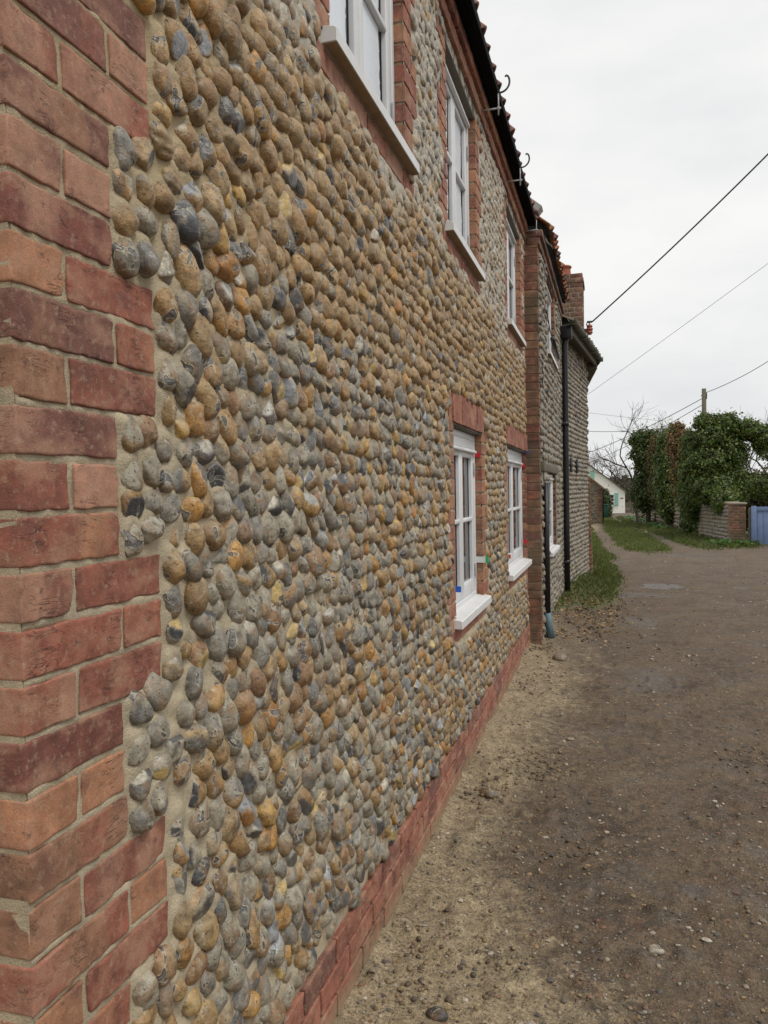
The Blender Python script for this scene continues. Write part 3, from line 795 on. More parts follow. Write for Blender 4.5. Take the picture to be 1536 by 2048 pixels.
for i, (sub, ry, rz, rx, rot, tilt, cen, base, ncut, cc, sm_) in enumerate(geo):
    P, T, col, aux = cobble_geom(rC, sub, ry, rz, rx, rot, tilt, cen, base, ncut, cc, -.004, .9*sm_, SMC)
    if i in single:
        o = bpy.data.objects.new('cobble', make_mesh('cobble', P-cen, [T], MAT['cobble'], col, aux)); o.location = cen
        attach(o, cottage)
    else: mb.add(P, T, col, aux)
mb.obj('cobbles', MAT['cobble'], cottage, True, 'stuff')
yg = [Y0+.004]; 
while yg[-1] < Y1: yg.append(yg[-1]+min(.006+.0017*(yg[-1]-Y0), .014))
yg[-1] = Y1
zg = np.arange(.0, Z_TOP+.02, .0085)
def mcol(y, z):
    s = smear_amt(y, z)[:, None]; tn = tan_amt(y, z)[:, None]
    c = np.array([.44, .37, .255])*(1-tn)+np.array([.41, .325, .195])*tn
    return c*(1-s)+np.array([.46, .425, .35])*s
V, Q, cl = mortar_sheet(flat, np.array(yg), zg, stones, HOLES, mcol, .0075, -.002, 3)
mesh_obj('wall', V, [Q], MAT['mortar'], cottage, cl)
# core behind: gable return and an added unseen box that blocks light leaks
mb = MB()
mb.box((-4.0, Y0+.0015, -.1), (-.0025, Y0+.012, 3.7), (.40, .325, .215))
mb.obj('gable_wall', MAT['mortar'], cottage, False)
mb = MB(); mb.box((-.30, Y0+.02, -.1), (-.125, Y1+.1, 3.8), (.1, .1, .1)); mb.obj('light_blocker', MAT['blocker'], cottage, False)

# ------------------------------------------------------------------ windows of the near cottage
def casement_window(parent, y0, y1, z0, z1, xr, upper, xf=flat, film=None, sill_ext=.055, bars=True, sx=.042, sillz=None, lint=True, hinges=True):
    rot = xf
    f = MB(); fw = .036; xb = xr-.07
    f.box((xb, y0+.001, z0), (xr, y0+fw, z1), rot=rot, b=.003); f.box((xb, y1-fw, z0), (xr, y1-.001, z1), rot=rot, b=.003)
    f.box((xb, y0+fw, z1-fw), (xr-.001, y1-fw, z1-.001), rot=rot, b=.003); f.box((xb, y0+fw, z0), (xr-.001, y1-fw, z0+fw), rot=rot, b=.003)
    win = f.obj('window', MAT['white'], parent, True)
    ym = (y0+y1)/2; zt = z1-fw-.002-(.05 if not upper else .0); zb = z0+fw+.002
    if not upper:
        h = MB(); h.box((xb, y0+fw, zt+.002), (xr-.003, y1-fw, z1-fw), rot=rot, b=.002); h.obj('head_panel', MAT['white'], win)
    for (a, b) in ((y0+fw+.002, ym-.0015), (ym+.0015, y1-fw-.002)):
        c = MB(); sw = .047; rb = .075; xa = xr-.006
        c.box((xb, a, zb), (xa, a+sw, zt), rot=rot, b=.004); c.box((xb, b-sw, zb), (xa, b, zt), rot=rot, b=.004)
        c.box((xb, a+sw, zt-.05), (xa-.001, b-sw, zt), rot=rot, b=.003); c.box((xb, a+sw, zb), (xa-.001, b-sw, zb+rb), rot=rot, b=.003)
        c.obj('casement', MAT['white'], win)
        zm = (zb+rb+zt-.05)/2
        if bars:
            g = MB(); g.box((xb+.01, a+sw, zm-.011), (xa+.002, b-sw, zm+.011), rot=rot, b=.004); g.obj('glazing_bar', MAT['white'], win)
        for (c0, c1) in (((zb+rb, zm-.011), (zm+.011, zt-.05)) if bars else ((zb+rb, zt-.05),)):
            g = MB(); g.box((xa-.032, a+sw-.004, c0-.004), (xa-.022, b-sw+.004, c1+.004), rot=rot); g.obj('pane', MAT['glass'], win, False)
            for bx in (((xa-.0215, b-sw-.007, c0), (xa-.0195, b-sw+.001, c1)), ((xa-.0215, a+sw-.001, c0), (xa-.0195, a+sw+.007, c1))):
                s = MB(); s.box(*bx, rot=rot); s.obj('glazing_gasket', MAT['black'], win, False)   # black spacer bar of the sealed unit
            if film:
                n = 40; zz = np.linspace(c0+.004, c1-.004, n); e = np.cumsum(rng.normal(0, .0022, n)); e = b-sw-.035+np.clip(e-e.mean(), -.012, .012)+(rng.random(n) < .1)*.006
                a_ = np.full(n, a+sw+.002); x_ = np.full(n, xa-.0188)
                P = np.concatenate([np.stack([x_, a_, zz], 1), np.stack([x_, e, zz], 1)]); k = np.arange(n-1)
                P = np.concatenate([P, P-np.array([.0008, 0, 0])])
                Qf = np.stack([k, k+n, k+n+1, k+1], 1)
                mesh_obj('protective_film', rot(P), [Qf, Qf[:, ::-1]+2*n], MAT['film'], win, None, None, False)
        d = MB(); d.box((xa, a-.001, zt-.022), (xa+.024, b+.001, zt-.004), rot=rot, b=.005); d.obj('drip_moulding', MAT['white'], win)
    if hinges:
        for zc in ((z0+.16, z1-.2)):
            h = MB(); h.box((xr-.004, y1-fw-.005, zc-.04), (xr+.006, y1-fw+.006, zc+.04), rot=rot, b=.002); h.obj('hinge', MAT['steel'], win)
    sz = z0 if sillz is None else sillz
    s = MB()
    S = np.array([[xb, sz+.012], [xr+.005, sz+.010], [sx-.006, sz-.002], [sx, sz-.007], [sx, sz-.043], [xb, sz-.043]])
    n = len(S); ya, yb_ = y0-sill_ext, y1+sill_ext
    yy = [ya, ya+.002, yb_-.002, yb_]; V = []
    for q, y in enumerate(yy):
        sh = .0015 if q in (0, 3) else 0
        for (x, z) in S: V.append((x-(sh if x > 0 else 0), y, z-(sh if z > sz-.02 else -sh)))
    V = np.array(V); k = np.arange(n); k2 = (k+1) % n; Qs = np.concatenate([np.stack([o*n+k, o*n+k2, (o+1)*n+k2, (o+1)*n+k], 1) for o in range(3)])
    ends = [[0, 1, 2], [0, 2, 3], [0, 3, 4], [0, 4, 5]]; Te = np.array(ends); Te2 = Te[:, ::-1]+3*n
    s.add(rot(V), [Qs[:, ::-1], Te, Te2]); s.obj('sill', MAT['sill'], win, False)
    u = MB(); u.box((.004, ya+.003, sz-.0455), (sx-.003, yb_-.003, sz-.0435), rot=rot); u.obj('sill_underside', MAT['raw'], win, False)
    return win
for (a, b, c, d) in HOLES:
    for (p0, p1) in ((a-.10, a-.0045), (b+.0045, min(b+.10, Y1-.001))):
        mb = MB(); mb.box((-.10, p0, c), (-.008, p1, d+.05), (.40, .325, .215)); mb.obj('reveal_mortar', MAT['mortar'], cottage, False)
for q, (a, b) in enumerate(UP):
    w = casement_window(cottage, a, b, UZ0, UZ1, REV, True, film=(q < 2))
    l = MB(); l.box((-.10, a-.04, UZ1+.002), (-.002, b+.04, UZ1+.073)); l.obj('lintel', MAT['lintel'], cottage, True)
for q, (a, b) in enumerate(LO):
    casement_window(cottage, a, b, LZ0, LZ1-.006, REV, False, sill_ext=.05 if q == 0 else .02)
    l = MB(); l.box((-.10, a-.02, LZ1-.004), (.004, min(b+.02, Y1-.02), LZ1+.003)); l.obj('lintel', MAT['lintel'], cottage, True)

# ------------------------------------------------------------------ roof of the near cottage
def pantile(w=.205, L=.34, th=.013, n=14):
    s = np.linspace(0, 1, n+1); y = (s-.12)*w*1.12
    h = np.where(s < .62, -.016*np.sin(s/.62*math.pi), .036*np.sin((s-.62)/.38*math.pi))
    top = np.stack([np.zeros(n+1), y, h+th], 1); bot = np.stack([np.zeros(n+1), y, h], 1)
    ring = np.concatenate([top, bot[::-1]]); m = len(ring)
    V = np.concatenate([ring, ring+np.array([-L, 0, 0])]); k = np.arange(m); k2 = (k+1) % m
    Q = [np.stack([k, k2, m+k2, m+k], 1)]
    j = np.arange(n); Q.append(np.stack([j, 2*n+1-j, 2*n-j, j+1], 1)); Q.append(np.stack([j, 2*n+1-j, 2*n-j, j+1], 1)[:, ::-1]+m)
    return V, np.concatenate(Q)
TV, TQ = pantile()
def slope(P, ang): c, s = math.cos(ang), math.sin(ang); return np.stack([P[:, 0]*c+P[:, 2]*s, P[:, 1], -P[:, 0]*s+P[:, 2]*c], 1)
def tile_roof(parent, x, z, y0, y1, ang, xf, rows, lift=0.0, cols=((.26, .10, .06), (.20, .085, .055), (.30, .13, .07), (.17, .09, .065)), jit=.004, pitch=.20):
    r = np.random.default_rng(int(abs(y0)*100)+rows*7+5)
    core = MB(); Lr = rows*.27
    P = np.array([[0, y0, -.022], [0, y1, -.022], [-Lr, y1, -.022], [-Lr, y0, -.022], [0, y0, -.045], [0, y1, -.045], [-Lr, y1, -.045], [-Lr, y0, -.045]])
    P[:, 0] -= .012
    P = slope(P, ang)+np.array([x, 0, z]); core.add(xf(P), np.array([[0, 1, 2, 3], [4, 7, 6, 5], [0, 4, 5, 1], [1, 5, 6, 2], [2, 6, 7, 3], [3, 7, 4, 0]]))
    roof = core.obj('roof', MAT['felt'], parent, False)
    up = MB(); n = int(round((y1-y0)/pitch)); pit = (y1-y0)/n
    for row in range(rows):
        for q in range(n):
            c = np.array(cols[r.integers(len(cols))])*r.uniform(.8, 1.2); V = TV.copy()
            V = V+np.array([r.normal(0, jit), r.normal(0, jit*.6), 0]); a2 = r.normal(0, .012)
            V[:, 2] += V[:, 0]*a2
            V = V+np.array([-row*.27, 0, .014*0]); V[:, 2] += np.where(V[:, 0] > -row*.27-.1, .0, -.012)+lift
            P = slope(V, ang)+np.array([x, y0+(q+.15)*pit, z]); P = xf(P)
            if row == 0:
                o = bpy.data.objects.new('tile', make_mesh('tile', P, [TQ], MAT['tile'], c)); attach(o, roof)
            else: up.add(P, TQ, c)
    up.obj('upper_tiles', MAT['tile'], roof, True, 'stuff')
    return roof
roof1 = tile_roof(cottage, .106, 3.814, Y0-.12, Y1-.02, math.radians(43), flat, 9, 0.0, cols=((.22, .10, .075), (.17, .085, .065), (.25, .125, .09)), jit=.006)
mb = MB(); mb.box((-.08, Y0-.1, 3.803), (.098, Y1+.03, 3.812)); mb.box((.098, Y0-.1, 3.79), (.119, Y1+.03, 3.838)); mb.obj('eaves_tray', MAT['felt'], cottage, False)
def gutter_bracket(parent, y, z, cradle=True):
    b = MB(); b.tube([(.0, y, z+.002), (.07, y, z), (.134, y, z-.001)], .0052, seg=8)
    b.tube([(.119, y, z-.04), (.119, y, z+.03), (.119, y, z+.085)], .0048, seg=8); b.box((.112, y-.008, z-.009), (.127, y+.008, z+.009), b=.002)
    o = b.obj('gutter_bracket', MAT['steel'], parent)
    if cradle:
        c = MB(); a = np.linspace(-1.9, .55, 16); c0 = np.array([.119+.012, y, z+.147])
        pts = [(c0[0]+.055*math.cos(t_)*1.0, y, c0[2]+.058*math.sin(t_)) for t_ in a]+[(c0[0]+.038, y, c0[2]+.036), (c0[0]+.028, y, c0[2]+.030)]
        c.tube(pts, np.concatenate([np.full(16, .006), [.0065, .005]]), seg=8); c.obj('cradle', MAT['iron'], o)
gutter_bracket(cottage, 4.68, 3.70); gutter_bracket(cottage, 5.81, 3.703); gutter_bracket(cottage, 7.06, 3.735, False)

# ------------------------------------------------------------------ the old cottage beyond
OLD_X = .12; S2 = (.12, 10.4); TH2 = math.radians(5.0); S3 = (S2[0]+2.66*math.sin(TH2), S2[1]+2.66*math.cos(TH2)); TH3 = math.radians(-5.4)
def frame(ox, oy, th):
    c, s = math.cos(th), math.sin(th)
    def f(P): P = np.atleast_2d(P); return np.stack([ox+P[:, 0]*c+P[:, 1]*s, oy-P[:, 0]*s+P[:, 1]*c, P[:, 2]], 1)
    return f
fr1 = frame(OLD_X, 0, 0.0); fr2 = frame(S2[0], S2[1], TH2); fr3 = frame(S3[0], S3[1], TH3)
old = thing('old_cottage', (OLD_X, Y1+.05, 0), 'weathered older flint cottage with brick end pier and black downpipe, adjoining the new wall', 'house')
OB = Bricks(fr1, MAT['oldbrick'], 31)
for k in range(-31, 21):
    z1 = ZN0-.002-PITCHZ*k-.004; z0 = z1-.067
    if z1 > 3.74: continue
    j = rng.uniform(-.003, .003)
    # end face (facing the camera) is .12 wide and the front face shows the same brick
    fl = .105 if k % 2 else .215
    OB.add(Y1+.002+j, Y1+.002+.1, z0, z1, j+rng.uniform(-.001, .001), .135, 'DBPDRB')
    if k % 2 == 0 and k < 6: pass
OB.emit(old, 300, 'brickwork', 10)
mb = MB(); mb.box((-.12, Y1+.0095, -.2), (.112, Y1+.099, 3.74), (.30, .255, .18)); mb.obj('pier_mortar', MAT['mortar'], old, False)
WIN_UP1 = (8.05, 9.08, 2.84, 3.60); WIN_LO1 = (8.05, 9.05, .80, 1.60)
oldholes1 = [WIN_UP1, WIN_LO1]
def old_flint(name, fr, y0, y1, z0, z1, holes, py, pz, seed, parent, colmode, sub=2, amp=.010, rad=.036, extra_block=(), prot=(.55, .85), coursed=.05):
    r = np.random.default_rng(seed)
    def bl(y, z):
        m = (z < z0) | (z > z1) | (y < y0) | (y > y1)
        for (a, b, c, d) in list(holes)+list(extra_block): m |= (y > a-.05) & (y < b+.05) & (z > c-.05) & (z < d+.04)
        return m
    P, R = pack(r, y0+.02, y1-.01, z0, z1, py, pz, coursed, bl, 5)
    st = []; mb = MB()
    for (y, z), s in zip(P, R):
        ry, rz = rad*s**.6*r.uniform(.85, 1.2), rad*.82*s**.5*r.uniform(.85, 1.15); rot = r.normal(0, .35)
        kind = colmode[r.integers(len(colmode))]; base = np.array(COB[kind][r.integers(len(COB[kind]))])*r.uniform(.75, 1.1)
        nc = 1 if r.random() < .4 else 0
        V, T, col, aux = cobble_geom(r, sub, ry, rz, rad*r.uniform(*prot), rot, r.uniform(0, .3), np.array([.0, y, z]), base, nc, [COB['dark'][r.integers(3)], (.36, .34, .3)], -.004)
        mb.add(fr(V), T, col, aux); st.append((y, z, ry, rz, rot))
    mb.obj('flints', MAT['cobble'], parent, True, 'stuff')
    yg = np.arange(y0, y1+.013, .022 if sub > 1 else .05); zg_ = np.arange(z0-.02, z1+.02, .02 if sub > 1 else .05)
    V, Q, cl = mortar_sheet(fr, yg, zg_, st, holes, lambda y, z: np.tile(np.array([.27, .245, .195]), (len(y), 1))*(.8+.4*fbm(y*3, z*3, seed, 3))[:, None], amp, -.002, seed)
    mesh_obj('wall', V, [Q], MAT['mortar'], parent, cl)
old_flint('s1', fr1, Y1+.10, 10.42, -.15, 3.62, oldholes1, .085, .072, 41, old, ['grey', 'grey', 'dark', 'grey', 'grey'], 2, .014,
          extra_block=[(7.22, 9.5, 1.60, 1.70), (9.05, 9.20, .7, 1.65), (9.08, 9.22, 2.7, 3.65), (7.95, 8.05, .7, 1.65), (7.97, 8.05, 2.7, 3.65)], coursed=.2)
old_flint('s2', fr2, 0.0, 2.66, -.3, 3.46, [], .095, .066, 42, old, ['grey', 'grey', 'grey', 'dark'], 2, .010, coursed=.05)
old_flint('s3', fr3, 0.0, 3.7, -.3, 3.4, [], .2, .13, 43, old, ['grey', 'dark'], 1, .01, rad=.06)
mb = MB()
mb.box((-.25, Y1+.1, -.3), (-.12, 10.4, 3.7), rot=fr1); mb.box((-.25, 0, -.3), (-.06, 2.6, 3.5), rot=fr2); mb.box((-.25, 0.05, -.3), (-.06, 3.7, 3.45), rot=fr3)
mb.obj('light_blocker', MAT['blocker'], old, False)  # unseen dark boxes added behind the old walls to keep light out
casement_window(old, WIN_UP1[0], WIN_UP1[1], WIN_UP1[2], WIN_UP1[3], -.03, True, xf=fr1, sill_ext=.06, hinges=False)
casement_window(old, WIN_LO1[0], WIN_LO1[1], WIN_LO1[2], WIN_LO1[3], -.03, True, xf=fr1, sill_ext=.06, hinges=False)
# brick surrounds of the old windows
OB2 = Bricks(fr1, MAT['oldbrick'], 33)
for (a, b, c, d) in oldholes1:
    z = c-.03
    while z < d+.02:
        w = rng.choice([.10, .15]); OB2.add(b, b+w, z, z+.066, .004, .1, 'DBRM'); OB2.add(a-w, a, z, z+.066, .004, .1, 'DBPD'); z += .075
    y = a-.12
    while y < b+.1: OB2.add(y, y+.2, c-.115, c-.05, .003, .1, 'BDP'); y += .21
for yy in np.arange(8.0, 9.2, .212): OB2.add(yy, yy+.205, 3.605, 3.665, .006, .1, 'DPB')
OB2.emit(old, 300, 'window_brickwork')
mb = MB(); mb.box((-.05, 7.22, 1.605), (.03, 7.42, 1.70), b=.006, rot=fr1); mb.box((-.05, 7.43, 1.612), (.014, 9.4, 1.69), b=.006, rot=fr1); mb.obj('lintel', MAT['oldwood'], old)
# eaves corbel and roof of the nearer half
OB3 = Bricks(fr1, MAT['oldbrick'], 35)
for (z0, xf_) in ((3.625, .022), (3.695, .045)):
    y = Y1-.0
    while y < 10.4: OB3.add(y, min(y+.215, 10.4), z0, z0+.062, xf_, .12, 'DPBD'); y += .224
OB3.emit(old, 300, 'eaves_brickwork')
tile_roof(old, OLD_X+.102, 3.795, Y1+.08, 10.15, math.radians(40), flat, 8, 0.012, cols=((.28, .115, .065), (.20, .085, .058), (.14, .075, .055), (.35, .155, .08), (.12, .07, .055)), jit=.014)
mb = MB()
P = slope(np.array([[.02, 0, .03], [.02, .15, .03], [-1.2, .15, .03], [-1.2, 0, .03], [.02, 0, .085], [.02, .15, .085], [-1.2, .15, .085], [-1.2, 0, .085]]), math.radians(40))+np.array([OLD_X-.022, Y1-.05, 3.892])
mb.add(P, np.array([[0, 3, 2, 1], [4, 5, 6, 7], [0, 1, 5, 4], [1, 2, 6, 5], [2, 3, 7, 6], [3, 0, 4, 7]])); mb.obj('verge_flashing', MAT['lead'], old, False)
mb = MB(); T_ = np.array([[OLD_X+.05, 7.36, 3.83], [OLD_X+.09, 7.9, 3.80], [OLD_X+.055, 7.42, 3.74]]); T2 = T_+np.array([-.012, 0, 0])
mb.add(np.concatenate([T_, T2]), [np.array([[0, 1, 2], [5, 4, 3]]), np.array([[0, 3, 4, 1], [1, 4, 5, 2], [2, 5, 3, 0]])]); mb.obj('flashing_offcut', MAT['lead'], old, False)
# far half: gutter, soffit, low roof, pantiles beyond
mb = MB(); mb.box((-.05, -.3, 3.46), (.17, 2.72, 3.50), rot=fr2); mb.box((.13, -.25, 3.40), (.16, 2.7, 3.46), rot=fr2); mb.obj('soffit_board', MAT['oldwood'], old, False)
def half_gutter(fr, y0, y1, x, z, r_=.058, seg=10):
    a = np.linspace(math.pi, 2*math.pi, seg+1); prof = np.concatenate([np.stack([x+r_*np.cos(a), z+r_*np.sin(a)], 1), np.stack([x+(r_-.006)*np.cos(a[::-1]), z+(r_-.006)*np.sin(a[::-1])], 1)])
    m = len(prof); V = np.array([[q[0], y, q[1]] for y in (y0, y1) for q in prof]); k = np.arange(m); k2 = (k+1) % m
    j = np.arange(seg); return fr(V), [np.stack([k, m+k, m+k2, k2], 1), np.stack([j, j+1, 2*seg-j, 2*seg+1-j], 1), np.stack([j, 2*seg+1-j, 2*seg-j, j+1], 1)+m]
mb = MB()
for (a, b) in ((-.55, .58), (.58, 1.72), (1.72, 2.78)):
    V, Fq = half_gutter(fr2, a, b-.004, .205, 3.52, .047); mb.add(V, Fq)
mb.obj('gutter', MAT['gutter'], old)
for s_ in (-.5, .58, 1.72, 2.6):
    mb = MB(); mb.box((.14, s_-.012, 3.452), (.268, s_+.012, 3.468), rot=fr2); mb.box((.262, s_-.012, 3.452), (.270, s_+.012, 3.53), rot=fr2); mb.obj('gutter_clip', MAT['gutter'], old, False)
tile_roof(old, .20, 3.56, -.1, 2.75, math.radians(30), fr2, 5, 0.0, cols=((.13, .09, .06), (.16, .10, .07), (.10, .08, .055)), jit=.006)
tile_roof(old, .21, 3.46, 0.0, 3.8, math.radians(32), fr3, 4, 0.0, cols=((.06, .05, .042), (.08, .06, .05)), jit=.012, pitch=.24)
mb = MB(); mb.box((-.05, 0, 3.36), (.17, 3.75, 3.44), rot=fr3); mb.obj('soffit_board', MAT['oldwood'], old, False)
# chimney
CH = Bricks(flat, MAT['oldbrick'], 37)
cx0, cx1, cy0, cy1 = -.22, .335, 12.2, 12.75
for k in range(17):
    z0 = 3.46+k*.0725; e = .016 if k == 15 else 0
    x = cx0-e-(.0 if k % 2 else .05)
    while x < cx1+e-.02:
        w = .2 if (k % 3) else .1; b = min(x+w, cx1+e); a = max(x, cx0-e)
        if b-a > .025: CH.add(cy0-e, cy0-e+.1, z0, z0+.062, b, b-a, 'DPBDP')
        x += w+.011
    y = cy0+.11
    while y < cy1: CH.add(y, min(y+.2, cy1+e), z0, z0+.062, cx1+e, .1, 'DPBD'); y += .211
chim = MB(); chim.box((cx0+.009, cy0+.006, 3.3), (cx1-.007, cy1-.01, 4.675), (.42, .37, .29)); ch = chim.obj('chimney', MAT['mortar'], old, False)
CH.emit(ch, 300, 'chimney_backs')
pp = MB(); zz = np.array([4.66, 4.80, 4.82, 4.825, 4.85, 4.86]); rr = np.array([.088, .078, .08, .094, .094, .075]); a = np.linspace(0, 2*math.pi, 20, endpoint=False)
pc_ = (.075, 12.4)
V = np.concatenate([np.stack([pc_[0]+r_*np.cos(a), pc_[1]+r_*np.sin(a), np.full(20, z_)], 1) for z_, r_ in zip(zz, rr)]); i = np.arange(5)[:, None]*20; k = np.arange(20)[None]; pp.add(V, np.stack([i+k, i+(k+1) % 20, i+20+(k+1) % 20, i+20+k], -1).reshape(-1, 4))
pp.obj('chimney_pot', MAT['pot'], ch)
# insulator bracket with cable tensioner on the chimney side
mb = MB(); mb.box((.33, 12.28, 3.80), (.40, 12.34, 3.86), b=.006); mb.tube([(.36, 12.3, 3.83), (.40, 12.3, 3.84)], .012); br = mb.obj('insulator_bracket', MAT['iron'], old)
mb = MB()
for q, (r_, z_) in enumerate(((.030, 3.78), (.045, 3.80), (.040, 3.825), (.048, 3.85), (.036, 3.875), (.042, 3.895), (.02, 3.91))): mb.tube([(.43, 12.3, z_-.013), (.43, 12.3, z_+.013)], r_, seg=12)
mb.obj('insulator', MAT['porcelain'], br)
mb = MB(); mb.tube([(.40, 12.3, 3.86), (.385, 12.3, 3.93), (.40, 12.3, 3.965), (.425, 12.3, 3.955), (.43, 12.3, 3.9)], .008); mb.box((.39, 12.285, 3.945), (.47, 12.315, 3.975), b=.006); mb.obj('cable_clamp', MAT['iron'], br)
# downpipes
mb = MB(); dx, dy = OLD_X+.065, 10.02
mb.tube([(dx+.06, dy+.05, 3.42), (dx+.03, dy+.02, 3.34), (dx, dy, 3.25), (dx, dy, 1.0), (dx, dy, .02)], .037, seg=14); dp = mb.obj('downpipe', MAT['black'], old)
mb = MB(); mb.box((dx-.06, dy-.07, 3.30), (dx+.09, dy+.08, 3.46), b=.012); mb.obj('hopper', MAT['black'], dp)
for z_ in (2.25, .52):
    mb = MB(); mb.tube([(dx, dy, z_-.025), (dx, dy, z_+.025)], .044, seg=14); mb.box((OLD_X-.01, dy-.065, z_-.014), (dx, dy+.065, z_+.014), b=.003); mb.obj('pipe_clip', MAT['black'], dp)
mb = MB(); sx_, sy_ = OLD_X+.034, 7.30
mb.tube([(sx_, sy_, 1.50), (sx_, sy_, .9), (sx_+.004, sy_, .26)], .029, seg=12); sp = mb.obj('cable_conduit', MAT['black'], old)
mb = MB(); mb.tube([(sx_+.004, sy_, .30), (sx_+.012, sy_, .2), (sx_+.035, sy_-.01, .07)], [.032, .034, .036], seg=12); mb.obj('conduit_boot', MAT['pipeblue'], sp)
mb = MB(); pts = [(sx_-.018, 7.32, z_) for z_ in np.linspace(1.5, 2.6, 8)]+[(sx_-.02, 7.31, 3.0), (sx_-.012, 7.36, 3.10), (sx_+.0, 7.6, 3.15), (sx_+.01, 7.9, 3.02), (sx_+.012, 8.25, 2.95)]
mb.tube(pts, .005, seg=6); mb.obj('wall_cable', MAT['cable'], sp)
mb = MB(); mb.tube([(sx_+.012, 8.2, 2.98), (sx_+.02, 8.9, 2.90)], .024, seg=10); mb.obj('splice_joint', MAT['black'], sp)
# brick buttress at the far corner and iron ties
OB4 = Bricks(flat, MAT['oldbrick'], 39)
z = -.1; q = 0
while z < 1.62:
    lean = max(0, (1.0-z)*.03); OB4.add(13.02, 13.13, z, z+.066, .395+lean, .11+lean, 'ORBO'); OB4.add(13.14, 13.34, z, z+.066, .385+lean, .1, 'ORB'); z += .075
OB4.emit(old, 300, 'buttress_back')
for yy in (.55, 1.15):
    mb = MB(); mb.box((.02, yy-.035, 1.66), (.05, yy+.035, 1.86), b=.008, rot=fr2); mb.box((.03, yy-.09, 1.75), (.055, yy+.09, 1.785), b=.006, rot=fr2); mb.obj('wall_tie_plate', MAT['iron'], old)

# ------------------------------------------------------------------ packers wedged beside the lower windows
def packer(x0, x1, y, z, mat, label, h=.03, th=.014):
    b = MB(); V = np.array([[x0, y, z-h/2], [x1, y, z-h/2], [x1, y, z+h/2], [x0, y, z+h/2], [x0, y+th*.45, z-h/2], [x1, y+th, z-h/2], [x1, y+th, z+h/2], [x0, y+th*.45, z+h/2]])
    b.add(V, np.array([[0, 1, 2, 3], [7, 6, 5, 4], [0, 4, 5, 1], [1, 5, 6, 2], [2, 6, 7, 3], [3, 7, 4, 0]])); o = b.obj('plastic_packer', mat, None, False)
    tag(o, label, 'plastic packer', 'plastic packers wedged by the lower windows'); return o
a0, b0 = LO[0]; a1, b1 = LO[1]
packer(-.04, -.004, b0-.016, 1.655, MAT['red'], 'red plastic packer wedged beside the nearer ground-floor window, at its top right')
packer(-.045, -.012, a0+.20, .935, MAT['blue'], 'blue plastic packer low in the nearer ground-floor window')
packer(-.04, -.006, b1-.016, 1.655, MAT['red'], 'red plastic packer at the top right of the farther ground-floor window')
packer(-.04, .006, b1-.016, .975, MAT['red'], 'red plastic packer low on the right of the farther ground-floor window')
packer(-.042, -.012, a1+.24, .93, MAT['red'], 'small red plastic packer low on the left of the farther ground-floor window')
packer(-.02, .03, b1-.02, 1.772, MAT['blue'], 'flat blue plastic packer under the lintel end of the farther ground-floor window', h=.010, th=.03)
b = MB(); b.box((-.04, b0-.012, 1.015), (.020, b0-.004, 1.05), (.6, .6, .6)); shim = b.obj('packing_strip', MAT['white'], None, False)
b = MB(); b.box((.0205, b0-.014, 1.012), (.034, b0-.002, 1.053), (.1, .5, .1)); b.obj('green_tip', MAT['green'], shim, False)
tag(shim, 'white packing strip with a green tip sticking out beside the nearer ground-floor window', 'packing strip')

# ------------------------------------------------------------------ garden wall, pier, gate on the right
def poly_wall(name, pts, top, label, cat, seed, cols, py=.16, pz=.115, th=.3):
    o = thing(name, (pts[0][0], pts[0][1], float(g_base(np.array(pts[0][1])))), label, cat)
    for q in range(len(pts)-1):
        (xa, ya), (xb, yb) = pts[q], pts[q+1]
        L = math.hypot(xb-xa, yb-ya); th_ = math.atan2(xb-xa, yb-ya)
        def fr(P, ox=xa, oy=ya, t_=th_, q=q):
            P = np.atleast_2d(P); c, s = math.cos(t_), math.sin(t_)
            sy = P[:, 1]; zo = np.interp(sy, [0, L], [float(g_base(np.array(ya))), float(g_base(np.array(yb)))])
            return np.stack([ox-P[:, 0]*c+sy*s, oy+P[:, 0]*s+sy*c, P[:, 2]+zo], 1)
        old_flint('w', fr, 0, L, -.05, top, [], py, pz, seed+q, o, cols, 1, .012, rad=pz*.5, prot=(.7, 1.0), coursed=.04)
        b = MB(); b.box((-th, 0, -.1), (-.03, L, top+.03), (.3, .27, .2), rot=fr, b=.02); b.obj('coping', MAT['mortar'], o)
    return o
poly_wall('garden_wall', [(3.92, 24.25), (3.55, 28.6)], 1.18, 'coursed flint garden wall between the brick pier and the dark ivy', 'wall', 51, ['grey', 'grey', 'tan', 'grey', 'dark'])
poly_wall('garden_wall', [(3.50, 32.5), (3.05, 44.0), (2.62, 62.0)], 1.12, 'long flint garden wall below the ivy clumps, running towards the white house', 'wall', 55, ['grey', 'tan', 'grey'], .24, .16)
pier = thing('brick_pier', (4.05, 23.6, -.22), 'red brick gate pier between the flint garden wall and the blue gate', 'pier')
PB = Bricks(frame(0, 0, 0), MAT['oldbrick'], 61)
for k in range(16):
    z0 = -.3+k*.0755
    x = 3.86-(.0 if k % 2 else .11)
    while x < 4.27:
        a_, b_ = max(x, 3.86), min(x+.215, 4.27)
        if b_-a_ > .03: PB.add(23.5, 23.6, z0, z0+.066, b_, b_-a_, 'RDRMB')
        x += .225
    PB.add(23.61, 23.82, z0, z0+.066, 4.27, .1, 'RDM'); PB.add(23.61, 23.82, z0, z0+.066, 3.96, .1, 'RDM')
b = MB(); b.box((3.868, 23.508, -.3), (4.262, 23.86, .91), (.33, .28, .2)); b.obj('core', MAT['mortar'], pier, False)
PB.emit(pier, 300, 'pier_backs')
b = MB(); b.box((3.83, 23.46, .905), (4.30, 23.9, .96), (.3, .26, .2), b=.012); b.obj('coping', MAT['mortar'], pier)
gate = thing('blue_gate', (4.33, 23.1, -.22), 'blue painted boarded timber gate beside the brick pier', 'gate')
gx = 4.335
